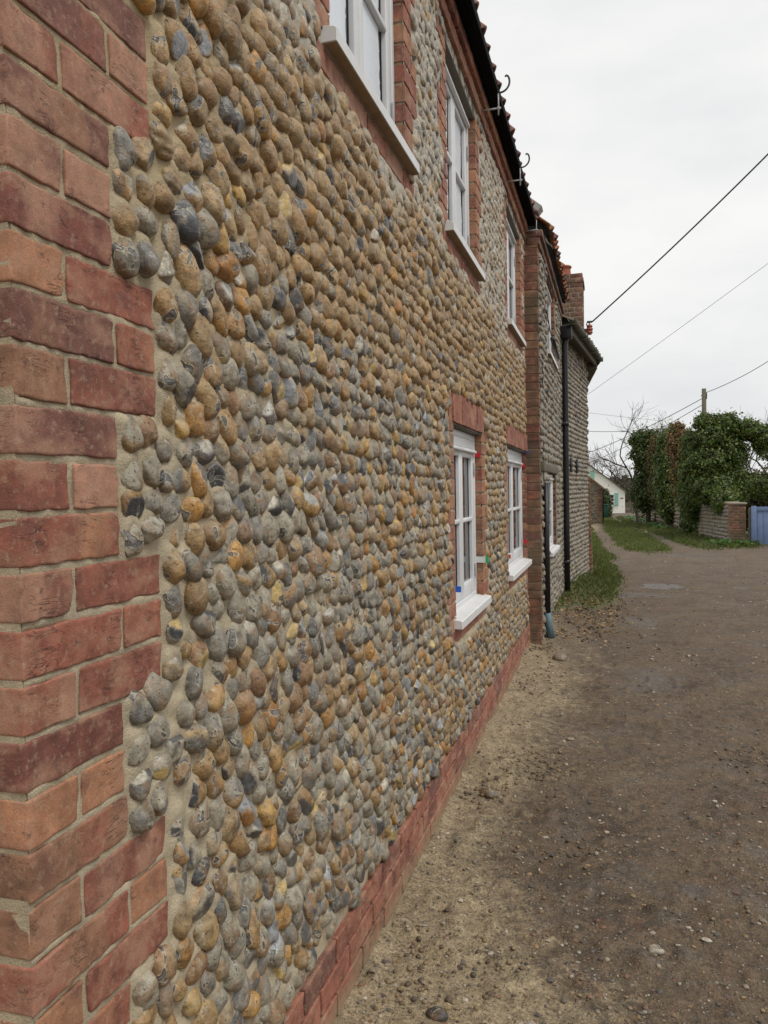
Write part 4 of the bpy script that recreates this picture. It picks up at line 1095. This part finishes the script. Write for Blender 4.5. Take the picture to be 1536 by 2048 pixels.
for q in range(9):
    b = MB(); b.box((gx+q*.146, 23.08, -.17), (gx+q*.146+.141, 23.105, .83-.012*q*.2), b=.004); b.obj('board', MAT['gate'], gate)
b = MB(); b.box((gx-.0, 23.045, -.19), (gx+.13, 23.078, .87), b=.006); b.obj('stile', MAT['gate'], gate)
b = MB(); b.box((gx+.132, 23.05, .735), (gx+1.32, 23.078, .845), b=.006); b.obj('top_rail', MAT['gate'], gate)
b = MB(); b.box((gx-.05, 23.11, -.3), (gx+.02, 23.2, .82), b=.006); b.obj('post', MAT['oldwood'], gate)

# ------------------------------------------------------------------ white house, outbuilding, bin, fence
zb_ = -.95
house = thing('white_house', (0, 72, zb_), 'white rendered house with teal shutters at the end of the track', 'house')
def quad_prism(mb, pts, y0, y1, col=None):
    n = len(pts); V = np.array([[x, y, z] for y in (y0, y1) for x, z in pts]); k = np.arange(n); k2 = (k+1) % n
    T = np.array([[0, i, i+1] for i in range(1, n-1)]); mb.add(V, [np.stack([k, k2, n+k2, n+k], 1), T[:, ::-1] if False else T, (T+n)[:, ::-1]], col)
b = MB(); quad_prism(b, [(1.75, zb_), (1.75, 1.03), (-3.4, 5.08), (-8.6, 1.03), (-8.6, zb_)], 72, 80); b.obj('wall', MAT['render'], house, False)
b = MB(); quad_prism(b, [(1.9, .92), (1.93, 1.02), (-3.4, 5.24), (-3.4, 5.10)], 71.85, 80.2); quad_prism(b, [(-3.41, 5.10), (-3.41, 5.24), (-8.8, 1.02), (-8.75, .92)], 71.85, 80.2); b.obj('roof', MAT['oldwood'], house, False)
b = MB(); b.box((1.0-.95, 71.95, zb_-.3), (1.78, 71.99, zb_+.07)); b.obj('plinth', MAT['lintel'], house, False)
def far_window(parent, x0, x1, z0, z1, y, rows):
    b = MB(); w = .055
    b.box((x0-w, y-.05, z0-w), (x0, y-.005, z1+w)); b.box((x1, y-.05, z0-w), (x1+w, y-.005, z1+w)); b.box((x0, y-.05, z1), (x1, y-.006, z1+w)); b.box((x0, y-.06, z0-w), (x1, y-.006, z0))
    for q in range(1, rows): zq = z0+(z1-z0)*q/rows; b.box((x0, y-.045, zq-.035), (x1, y-.007, zq+.035))
    f = b.obj('window', MAT['white'], parent, False); g = MB(); g.box((x0, y-.022, z0), (x1, y-.012, z1)); g.obj('pane', MAT['glass'], f, False)
far_window(house, .38, .79, -.13, .76, 72, 3); far_window(house, -2.05, -1.55, 2.0, 2.75, 72, 2)
b = MB()
for q in range(3): b.box((.90+q*.095, 71.93, -.20), (.90+q*.095+.09, 71.985, .92))
b.obj('shutter', MAT['teal'], house, False)
b = MB(); b.box((-1.18, 71.93, 1.95), (-.84, 71.985, 2.95)); b.obj('shutter', MAT['teal'], house, False)
b = MB(); b.box((1.36, 71.96, .43), (1.62, 71.99, .50)); b.obj('house_sign', MAT['iron'], house, False)
shed = thing('outbuilding', (-.4, 44, -.5), 'low brick and flint outbuilding with a sloping roof behind the old cottage', 'outbuilding')
b = MB(); quad_prism(b, [(.17, -.8), (.17, 1.40), (-1.6, 2.9), (-1.6, -.8)], 44, 48, (.27, .23, .16)); b.obj('wall', MAT['mortar'], shed, False)
SB = Bricks(flat, MAT['oldbrick'], 71)
for k in range(26):
    z0 = -.6+k*.0765; w = .22 if k % 2 else .32; SB.add(43.985, 44.09, z0, z0+.068, .18, w, 'OBRO')
SB.emit(shed, 300, 'quoin_backs')
def frs(P): P = np.atleast_2d(P); return np.stack([-1.6+P[:, 1], 43.995-P[:, 0], P[:, 2]], 1)
r_ = np.random.default_rng(77); mb = MB()
for k in range(420):
    x_, z_ = r_.uniform(-1.5, -.12), r_.uniform(-.5, 2.7)
    if z_ > 1.4+(-x_+.17)*.84-.12: continue
    kk = ['grey', 'brown', 'grey', 'dark'][r_.integers(4)]; V, T, col, aux = cobble_geom(r_, 1, .055, .045, .04, r_.normal(0, .3), 0, np.array([0, x_+1.6, z_]), np.array(COB[kk][0])*r_.uniform(.7, 1.1), 0, [], -.01); mb.add(frs(V), T, col, aux)
mb.obj('flints', MAT['cobble'], shed, True, 'stuff')
b = MB(); quad_prism(b, [(.30, 1.30), (.30, 1.38), (-1.7, 3.08), (-1.7, 3.0)], 43.85, 48.1, (.2, .12, .07)); b.obj('roof', MAT['tile'], shed, False)
b = MB(); b.tube([(.30, 43.9, 1.31), (.30, 48, 1.31)], .055); b.tube([(.25, 43.92, 1.3), (.22, 43.93, 1.15), (.215, 43.93, -.6)], .035); b.obj('gutter_pipe', MAT['black'], shed)
binp = thing('wheelie_bin', (.28, 55, -.68), 'dark green wheelie bin beside the outbuilding', 'bin')
b = MB(); V, Q = rbox((.44, .5, .86), (3, 3, 3), .03); V = V*np.where(V[:, 2:3] < 0, .88, 1.0)*[1, 1, 1]+np.array([.22, 55, -.22]); b.add(V, Q); b.obj('body', MAT['bin'], binp)
b = MB(); b.box((-.02, 54.7, .21), (.46, 55.3, .27), b=.02); b.box((-.02, 55.25, .15), (.46, 55.33, .22), b=.02); b.obj('lid', MAT['bin'], binp)
for xx in (.02, .42):
    b = MB(); b.tube([(xx-.03, 55.25, -.6), (xx+.03, 55.25, -.6)], .09, seg=14); b.obj('wheel', MAT['black'], binp)
fence = thing('picket_fence', (2.3, 76, -1.0), 'grey timber fence seen to the right of the white house', 'fence')
for q in range(16):
    b = MB(); b.box((1.85+q*.13, 75.98, -1.0), (1.85+q*.13+.09, 76.0, .02), b=.004); b.obj('picket', MAT['oldwood'], fence)
for z_ in (-.8, -.25):
    b = MB(); b.box((1.8, 76.002, z_-.05), (4.0, 76.05, z_+.05)); b.obj('rail', MAT['oldwood'], fence)

# ------------------------------------------------------------------ planting
def leaves(mb, r, cen, nrm, size, cols, droop=.3):
    n = len(cen)
    up = np.array([0, 0, 1.0]); nn = nrm+r.normal(0, .55, (n, 3)); nn /= np.linalg.norm(nn, axis=1, keepdims=True)
    a = np.cross(nn, r.normal(0, 1, (n, 3))); a /= np.maximum(np.linalg.norm(a, axis=1, keepdims=True), 1e-6); b = np.cross(nn, a)
    s = (size*r.uniform(.6, 1.3, n))[:, None]
    V = np.stack([cen-a*s*.5, cen+b*s*.42+nn*s*.1, cen+a*s*.62, cen-b*s*.42+nn*s*.1], 1).reshape(-1, 3)
    Q = np.arange(4*n).reshape(-1, 4); c = np.repeat(cols, 4, 0)
    mb.add(V, Q, c)
def blob_points(r, blobs, n):
    vol = np.array([b[3]*b[4]*b[5] for b in blobs])**.67; k = r.choice(len(blobs), n, p=vol/vol.sum())
    B = np.array(blobs)[k]; d = r.normal(0, 1, (n, 3)); d /= np.linalg.norm(d, axis=1, keepdims=True)
    rad = r.uniform(.72, 1.1, n)**.6*(1+np.where(r.random(n) < .2, r.exponential(.16, n), 0))
    lump = 1+.16*np.sin(d[:, 0]*7+B[:, 0]*5)*np.cos(d[:, 2]*6+B[:, 1]*3)+.1*np.sin(d[:, 1]*11+d[:, 2]*9)
    P = B[:, :3]+d*(rad*lump)[:, None]*B[:, 3:6]; nn = d/B[:, 3:6]; nn /= np.linalg.norm(nn, axis=1, keepdims=True)
    return P, nn
GRN = np.array([(.08, .125, .025), (.11, .165, .033), (.05, .08, .018), (.17, .22, .05), (.065, .10, .026)])
def ivy_mass(name, blobs, n, size, label, seed, pal=GRN, cat='ivy', brown=.04, trunk=True, core=True):
    r = np.random.default_rng(seed); bl = np.array(blobs)
    base = (bl[:, 0].mean(), bl[:, 1].mean(), float(g_base(np.array(bl[:, 1].mean()))))
    o = thing(name, base, label, cat); P, N = blob_points(r, blobs, n)
    c = pal[r.integers(len(pal), size=n)]*r.uniform(.65, 1.35, (n, 1)); br = r.random(n) < brown; c[br] = np.array([.14, .085, .04])*r.uniform(.6, 1.2, (br.sum(), 1))
    mb = MB(); leaves(mb, r, P, N, size, c); mb.obj('foliage', MAT['leaf'], o, False)
    if trunk:
        mb = MB(); mb.tube([(base[0], base[1], base[2]-.2), (base[0]+.08, base[1], base[2]+1.2), (base[0]-.1, base[1]+.1, bl[:, 2].max())], [.13, .10, .04], (.09, .07, .05)); mb.obj('trunk', MAT['bark'], o)
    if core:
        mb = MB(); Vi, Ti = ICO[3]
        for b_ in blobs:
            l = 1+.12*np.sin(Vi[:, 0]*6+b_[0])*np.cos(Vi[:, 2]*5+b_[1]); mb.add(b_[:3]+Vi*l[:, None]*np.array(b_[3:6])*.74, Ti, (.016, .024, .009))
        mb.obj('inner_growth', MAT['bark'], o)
    return o
# large ivy mass above the near garden wall
ivy_mass('ivy_thicket', [(3.85, 26.6, 1.35, .7, .9, .55), (3.7, 26.8, 2.2, .68, .8, .55), (3.85, 26.8, 2.95, .55, .7, .5), (3.6, 26.9, 3.45, .34, .5, .3), (4.2, 26.8, 3.35, .4, .6, .36), (4.35, 27.0, 2.45, .5, .7, .6), (4.45, 27, 1.5, .5, .7, .6), (3.3, 27.4, 1.75, .45, .8, .6), (3.25, 27.4, 2.75, .34, .6, .5), (3.38, 28.6, 1.0, .42, .6, .75), (4.05, 25.2, 1.05, .3, .6, .25), (3.8, 25.4, .95, .2, .7, .35), (4.85, 26.8, 3.15, .36, .5, .34), (5.25, 26.9, 2.9, .34, .5, .4)],
         46000, .07, 'large dark green ivy thicket above the flint wall beside the blue gate', 81)
ivy_mass('ivy_thicket', [(5.75, 28.4, 2.75, .5, .6, .5), (6.3, 28.6, 2.2, .5, .7, .7), (5.5, 28.4, 1.35, .5, .6, .4), (6.2, 28.4, 1.2, .6, .6, .45)], 7000, .085, 'thinner ivy growth at the right edge of the picture behind the blue gate', 82, core=False)
ivy_mass('ivy_curtain', [(3.42, 30.3, .65, .32, .9, .85), (3.4, 30.2, 1.3, .4, 1.0, .6), (3.35, 30.0, .1, .28, .7, .5)], 6000, .08, 'dark ivy hanging to the ground between the two flint walls', 83, GRN*.7, trunk=False)
ivy_mass('ivy_column', [(3.05, 37.0, 1.3, .55, .8, .9), (3.0, 37.0, 2.3, .5, .8, 1.0), (3.15, 37.0, 3.3, .45, .7, .8), (3.2, 37, .5, .5, .8, .7)], 9000, .10, 'narrow dark ivy column left of the rust-brown dead conifer', 84)
ivy_mass('ivy_column', [(2.35, 41, 1.2, .7, .8, 1.0), (2.45, 41, 2.35, .6, .7, .9), (2.2, 41, 3.1, .55, .7, .75), (2.55, 41, 3.7, .6, .6, .55), (2.05, 41, 3.75, .5, .6, .45), (2.75, 41, 1.7, .5, .6, 1.2)], 14000, .11, 'leftmost tall ivy column with bare branches above it, over the long flint wall', 85, np.concatenate([GRN*.8, GRN*.6]))
BRN = np.array([(.15, .10, .035), (.11, .085, .03), (.17, .12, .05), (.07, .075, .02)])
ivy_mass('ivy_column', [(2.72, 39.5, 2.6, .38, .5, 1.2), (2.8, 39.5, 1.4, .4, .5, .9)], 6000, .09, 'brownish dying ivy column between the two dark ivy columns', 86, BRN, brown=.2, trunk=False)
RST = np.array([(.22, .11, .045), (.26, .15, .065), (.16, .085, .035), (.28, .18, .085), (.08, .10, .03)])
ivy_mass('dead_conifer', [(3.42, 35.2, 3.2, .45, .45, .75), (3.46, 35.2, 2.2, .34, .4, 1.0), (3.4, 35.2, 3.8, .3, .3, .35), (3.48, 35.2, 1.4, .28, .3, .6)], 9000, .08, 'rust-brown dead conifer standing between the ivy columns and the large ivy thicket', 87, RST, 'conifer', 0)
ivy_mass('clipped_bush', [(.2, 58, .35, .42, .42, .75), (.18, 58, .9, .26, .3, .45), (.25, 58, -.3, .45, .45, .6)], 3500, .09, 'dark evergreen bush behind the green bin by the white house', 88, GRN*.6, 'bush', 0)
# broad-leaved plants at the foot of the walls
def rosette(r, mb, x, y, n, L, pal):
    for _ in range(n):
        a = r.uniform(0, 6.28); l = L*r.uniform(.6, 1.2); w = l*.16; lift = r.uniform(.3, 1.1); z = float(gz(x, y))
        d = np.array([math.cos(a), math.sin(a), 0]); s = np.array([-d[1], d[0], 0]); b = np.array([x, y, z])+d*.02
        m = b+d*l*.5+np.array([0, 0, l*.45*lift]); e = b+d*l+np.array([0, 0, l*.35*lift])
        mb.add(np.array([b, m-s*w, m+s*w, e]), np.array([[0, 1, 2], [1, 3, 2]]), pal[r.integers(len(pal))]*r.uniform(.8, 1.4))
PLG = np.array([(.06, .13, .025), (.08, .17, .035), (.045, .10, .02)])
r8 = np.random.default_rng(90)
for lab, spots, L in (('leafy green weeds at the foot of the brick pier and flint wall', [(r8.uniform(3.35, 4.35), r8.uniform(22.6, 23.5)) for _ in range(26)], .3),
                      ('green weeds along the foot of the long flint wall', [(r8.uniform(1.9, 3.1), 0) for _ in range(60)], .34)):
    mb = MB()
    for (x, y) in spots:
        if y == 0: y = np.interp(x, [1.9, 2.5, 3.1], [58, 46, 33])+r8.uniform(-2, 2); x -= r8.uniform(0, .5)
        rosette(r8, mb, x, y, 16, L, PLG)
    o = mb.obj('weeds', MAT['leaf'], None, False); tag(o, lab, 'weeds', None, 'stuff')
# grass blades
def blades(n, poly, box, hgt, w, seed, cols, dens=None, lab=''):
    r = np.random.default_rng(seed); x = r.uniform(box[0], box[1], n*6)
    y = box[2]*(box[3]/box[2])**r.uniform(0, 1, n*6); x2 = x+(fbm(x*3, y*.9, 5, 3)-.5)*.35; y2 = y+(fbm(x*3, y*.9, 9, 3)-.5)*1.2
    ok = inpoly(x2, y2, poly); 
    if dens is not None: ok &= r.random(len(x)) < dens(x, y)
    x, y = x[ok][:n], y[ok][:n]; n = len(x); x = x+r.normal(0, .07, n)*(r.random(n) < .5); y = y+r.normal(0, .4, n)*(r.random(n) < .5); z = gz(x, y)-.005
    a = r.uniform(0, 6.28, n); h = hgt*r.uniform(.4, 1.3, n)*(.5+fbm(x*2.5, y*1.2, 71, 3)); wd = w*(1+y/25); ln = r.normal(0, .45, (n, 2))*h[:, None]
    dx, dy = np.cos(a)*wd, np.sin(a)*wd
    V = np.stack([np.stack([x-dx, y-dy, z], 1), np.stack([x+dx, y+dy, z], 1), np.stack([x+ln[:, 0]*.4+dx*.6, y+ln[:, 1]*.4+dy*.6, z+h*.6], 1), np.stack([x+ln[:, 0], y+ln[:, 1], z+h], 1)], 1).reshape(-1, 3)
    k = np.arange(n)*4; T = np.concatenate([np.stack([k, k+1, k+2], 1), np.stack([k, k+2, k+3], 1)])
    c = cols[r.integers(len(cols), size=n)]*r.uniform(.7, 1.3, (n, 1))
    mb = MB(); mb.add(V, T, np.repeat(c, 4, 0)); o = mb.obj('grass', MAT['grass'], None, False); tag(o, lab, 'grass', None, 'stuff')
GC = np.array([(.085, .125, .022), (.115, .16, .03), (.07, .10, .02), (.14, .145, .045), (.16, .14, .06)])
blades(26000, CG, (-.4, 2.3, 19.8, 60), .075, .006, 101, GC, None, 'green grass strip growing down the middle of the track')
blades(34000, LV, (-.8, 1.0, 8.0, 58), .068, .0045, 102, GC*.9, lambda x, y: np.where(y < 10.4, .35, np.where(y < 11.5, .7, 1.0))*(x > -.9), 'green grass verge along the foot of the old cottage')
blades(20000, RV, (.8, 4.6, 21.5, 58), .12, .007, 103, GC*.85, None, 'rough grass verge below the garden wall')
# fallen leaves, flint shards and pebbles
r9 = np.random.default_rng(110)
def litter(n, fx, name, lab, size, cols):
    P = fx(n); n = len(P); z = gz(P[:, 0], P[:, 1])+.006; mb = MB()
    c = cols[r9.integers(len(cols), size=n)]*r9.uniform(.6, 1.3, (n, 1))
    leaves(mb, r9, np.stack([P[:, 0], P[:, 1], z], 1), np.tile([0, 0, 1.6], (n, 1)), size, c); o = mb.obj(name, MAT['generic'], None, False); tag(o, lab, 'leaves', None, 'stuff')
def f_l(n):
    x = r9.normal(.42, .25, n); y = r9.normal(9.2, 1.3, n); k = (x > .13) & (x < 1.3) & (y > 7.3) & (y < 12.5); return np.stack([x[k], y[k]], 1)
litter(1500, f_l, 'fallen_leaves', 'brown fallen leaves in front of the old cottage by the downpipe', .034, np.array([(.26, .16, .07), (.18, .10, .045), (.32, .22, .11), (.13, .08, .04)]))
def pebbles(n, xr, yr, s0, s1, seed, lab, name='gravel', sub=1, sandbias=False):
    r = np.random.default_rng(seed); y = yr[0]*(yr[1]/yr[0])**r.uniform(0, 1, n); x = xr[0]+(xr[1]-xr[0])*r.uniform(0, 1, n)*np.clip(y/8+.25, 0, 1.0)
    keep = r.random(n) < (.25+1.3*np.clip(fbm(x*2.6, y*1.7, 5, 3)-.3, 0, 1)); x, y = x[keep], y[keep]
    z = gz(x, y); mb = MB(); Vi, Ti = ICO[sub]; s = s0*(s1/s0)**(r.uniform(0, 1, len(x))**2.2)
    pal = np.array([(.22, .18, .13), (.30, .25, .18), (.13, .11, .09), (.40, .35, .28), (.20, .11, .07), (.09, .08, .075), (.25, .17, .09)])
    for i in range(len(x)):
        d = np.array([r.uniform(.7, 1.4), r.uniform(.7, 1.4), r.uniform(.45, .8)])*s[i]; l = 1+r.normal(0, .13, (len(Vi), 1))
        mb.add(Vi*l*d+np.array([x[i], y[i], z[i]+d[2]*.25]), Ti, pal[r.integers(len(pal))]*r.uniform(.7, 1.2))
    o = mb.obj(name, MAT['stone'], None, False); tag(o, lab, 'gravel', None, 'stuff')
pebbles(15000, (.03, 2.6), (1.8, 7.5), .0016, .010, 121, 'small pebbles and grit scattered over the near track')
pebbles(5000, (.2, 3.4), (6.5, 20), .004, .016, 122, 'pebbles scattered over the farther track')
def loose(name, x, y, s, col, label, cat, seed, sub=4):
    r = np.random.default_rng(seed); z = float(gz(x, y)); V, T = ICO[sub]; k = r.normal(0, 1.8, (4, 3)); ph = r.uniform(0, 6.28, 4)
    P = V*(1+sum(.08*np.sin(V@k[i]+ph[i]) for i in range(4)))[:, None]*np.array(s)+np.array([x, y, z+s[2]*.45])
    o = mesh_obj(name, P, [T], MAT['cobble'], None, np.array(col), np.zeros(len(V))); tag(o, label, cat)
loose('cobble', .314, 6.50, (.062, .05, .04), (.20, .165, .13), 'single rounded cobble lying on the sand below the farther lower window', 'stone', 131)
for i, (x, y, s, c, lb) in enumerate(((.86, 2.52, .020, (.3, .26, .2), 'flat grey pebble near the bottom of the track'), (.27, 2.05, .022, (.05, .045, .04), 'dark lump of mud on the sand near the plinth, bottom edge'), (1.02, 2.62, .011, (.5, .47, .4), 'small white pebble on the mud at the lower right'),
                                      (1.62, 4.55, .03, (.07, .06, .055), 'dark flint lump at the right edge of the track'), (.17, 3.62, .03, (.12, .085, .05), 'dark clod of earth beside the brick plinth'), (.50, 4.55, .018, (.25, .2, .14), 'buff pebble in the middle of the sandy strip'))):
    loose('pebble', x, y, (s*1.3, s, s*.6), c, lb, 'stone', 140+i, 3)
# dark clods by the wall
r10 = np.random.default_rng(150); mb = MB(); Vi, Ti = ICO[2]
for (cx_, cy_, sx2, sy2, n) in ((.36, 4.05, .12, .14, 170), (.14, 3.65, .06, .10, 70), (.10, 6.9, .10, .16, 120), (.2, 5.9, .12, .3, 90), (.55, 3.2, .1, .12, 60), (.34, 2.35, .10, .12, 50), (.17, 2.15, .06, .12, 50), (1.5, 4.4, .12, .2, 80)):
    for _ in range(n):
        x, y = r10.normal(cx_, sx2), r10.normal(cy_, sy2)
        if x < .03: continue
        s = r10.uniform(.0025, .009); mb.add(Vi*(1+r10.normal(0, .16, (len(Vi), 1)))*np.array([1.2, 1.2, .8])*s+np.array([x, y, float(gz(x, y))+s*.3]), Ti, np.array([(.15, .105, .06), (.10, .075, .05), (.22, .16, .09)][r10.integers(3)]))
o = mb.obj('earth_clods', MAT['stone'], None, True); tag(o, 'crumbly dark clods of earth along the foot of the plinth', 'earth', None, 'stuff')

# ------------------------------------------------------------------ bare trees, pole, cables
def bare_tree(name, x, y, z, h, spread, seed, label, lean=(0, 0), depth=5, thick=.1, nb=3):
    r = np.random.default_rng(seed); o = thing(name, (x, y, z), label, 'tree'); tr = MB(); br = MB()
    def grow(p, d, L, rad, lev):
        n = 4; pts = [p]; q = p.copy(); dd = d.copy()
        for _ in range(n):
            dd = dd+r.normal(0, .10, 3)+np.array([0, 0, .07]); dd /= np.linalg.norm(dd); q = q+dd*L/n; pts.append(q)
        (tr if lev == 0 else br).tube(pts, np.linspace(rad, rad*.6, n+1), (.085, .07, .055), seg=6 if lev < 2 else 4, cap=False)
        if lev >= depth: return
        for k in range(nb if lev else nb+1):
            i = r.integers(2, n+1); a = np.cross(dd, r.normal(0, 1, 3)); a /= np.linalg.norm(a)
            nd = dd*.75+a*r.uniform(.45, .95)*spread; nd /= np.linalg.norm(nd); grow(np.array(pts[i]), nd, L*r.uniform(.6, .82), rad*.56, lev+1)
    d0 = np.array([lean[0], lean[1], 1.0]); d0 /= np.linalg.norm(d0); grow(np.array([x, y, z-.1]), d0, h*.30, thick, 0)
    tr.obj('trunk', MAT['bark'], o); br.obj('branches', MAT['bark'], o); return o
bare_tree('bare_tree', 2.0, 43, -.5, 7.8, 1.0, 201, 'bare branching tree leaning left out of the leftmost ivy column', (-.28, 0), 5, .10)
bare_tree('bare_tree', 2.9, 45, -.5, 7.2, .7, 202, 'bare tree whose twigs show above the dying ivy column', (0, 0), 5, .09)
bare_tree('bare_tree', 3.75, 42, -.5, 7.4, .7, 203, 'bare tree whose twigs fan out above the dead conifer', (-.05, 0), 5, .09)
bare_tree('bare_tree', 6.35, 31, -.3, 5.6, .8, 204, 'bare tree at the right edge behind the thin ivy', (-.1, 0), 5, .08)
bare_tree('bare_tree', 5.1, 33, -.3, 5.9, .5, 205, 'bare tree with a few twigs rising behind the telephone pole', (.05, 0), 4, .05)
bare_tree('bare_tree', -.9, 84, -1.1, 9.0, .8, 206, 'tall bare tree behind the white house roof, nearest the old cottage', (0, 0), 5, .16)
bare_tree('bare_tree', .9, 88, -1.1, 7.4, .8, 207, 'bare tree behind the middle of the white house roof', (.02, 0), 5, .13)
bare_tree('bare_tree', 2.6, 90, -1.1, 4.6, .9, 208, 'low bare tree behind the eave of the white house', (.05, 0), 5, .10)
# far wood
r11 = np.random.default_rng(160); mb = MB(); n = 9000
x = r11.uniform(-30, 60, n); y = r11.uniform(120, 150, n); z = r11.uniform(0, 1, n)**1.3*(4.0+1.6*fbm(x*.25, y*.02, 7, 3))-1.9
leaves(mb, r11, np.stack([x, y, z], 1), np.tile([0, -1.0, .3], (n, 1)), .9, np.array([(.10, .07, .045), (.075, .06, .035), (.13, .085, .05), (.06, .065, .03)])[r11.integers(4, size=n)]*.8)
o = mb.obj('far_wood', MAT['generic'], None, False); tag(o, 'brown winter wood on the skyline beyond the white house', 'wood', None, 'stuff')
# hedge behind the gate
ivy_mass('hedge_bank', [(5.4, 30, .55, .9, .6, .8), (6.8, 30, .55, .9, .6, .9), (4.6, 30.2, .6, .5, .5, .7), (6.0, 30.4, 1.3, 1.0, .5, .7)], 7000, .10, 'yellow-brown dry shrubs behind the blue gate', 91, np.array([(.15, .12, .05), (.11, .095, .035), (.18, .14, .07), (.07, .08, .025)]), 'shrub', .1)

pole = thing('telephone_pole', (4.94, 40, -.46), 'wooden telephone pole rising behind the large ivy thicket', 'pole')
b = MB(); b.tube([(4.94, 40, -.6), (4.94, 40, 3), (4.94, 40, 6.05)], [.13, .115, .10], (.14, .12, .085), seg=12); b.obj('shaft', MAT['oldwood'], pole)
b = MB(); b.box((4.99, 39.93, 5.55), (5.07, 40.03, 5.85), b=.015); b.box((4.80, 39.96, 5.70), (5.08, 39.99, 5.74)); b.obj('bracket', MAT['iron'], pole)
def cable(pa, pb, sag, rad, label, n=24):
    t_ = np.linspace(0, 1, n)[:, None]; P = np.array(pa)*(1-t_)+np.array(pb)*t_; P[:, 2] -= (4*sag*t_*(1-t_))[:, 0]
    b = MB(); b.tube(P, rad, seg=6); o = b.obj('overhead_cable', MAT['cable'], None); tag(o, label, 'cable', 'overhead cables'); return o
def pix(u, v, Y):
    d = AX_R*((u-768)/F_PX)+AX_D*((v-1024)/F_PX)+AX_F; t_ = Y/d[1]; return np.array([CAM_X, 0, EYE])+d*t_
cable((.47, 12.3, 3.96), pix(1900, -70, 10.5), .10, .0105, 'thick twisted black cable rising from the insulator on the old chimney')
cable(pix(1160, 800, 30), pix(1900, 255, 24), .06, .006, 'thin overhead wire crossing the sky below the thick cable')
cable((5.0, 40, 5.85), pix(1950, 330, 33), 1.15, .014, 'sagging cable running right from the telephone pole')
cable((4.88, 40, 5.6), pix(1060, 936, 66), .55, .016, 'upper cable running left from the telephone pole behind the ivy')
cable((4.88, 40, 5.3), pix(1080, 955, 66), .5, .014, 'lower cable running left from the telephone pole towards the white house')
cable(pix(1120, 857, 70), pix(1330, 856, 50), .25, .02, 'level cable passing behind the bare branches left of the ivy')
cable(pix(1110, 815, 80), pix(1330, 842, 60), .1, .011, 'faint thin wire high above the white house')
# worn post leaning in the verge
b = MB(); b.tube([(.34, 14.0, -.1), (.30, 14.0, .25), (.27, 14.02, .50)], [.045, .04, .035], (.1, .09, .07)); o = b.obj('wooden_post', MAT['oldwood'], None); tag(o, 'short weathered post leaning on the old flint wall in the verge', 'post')
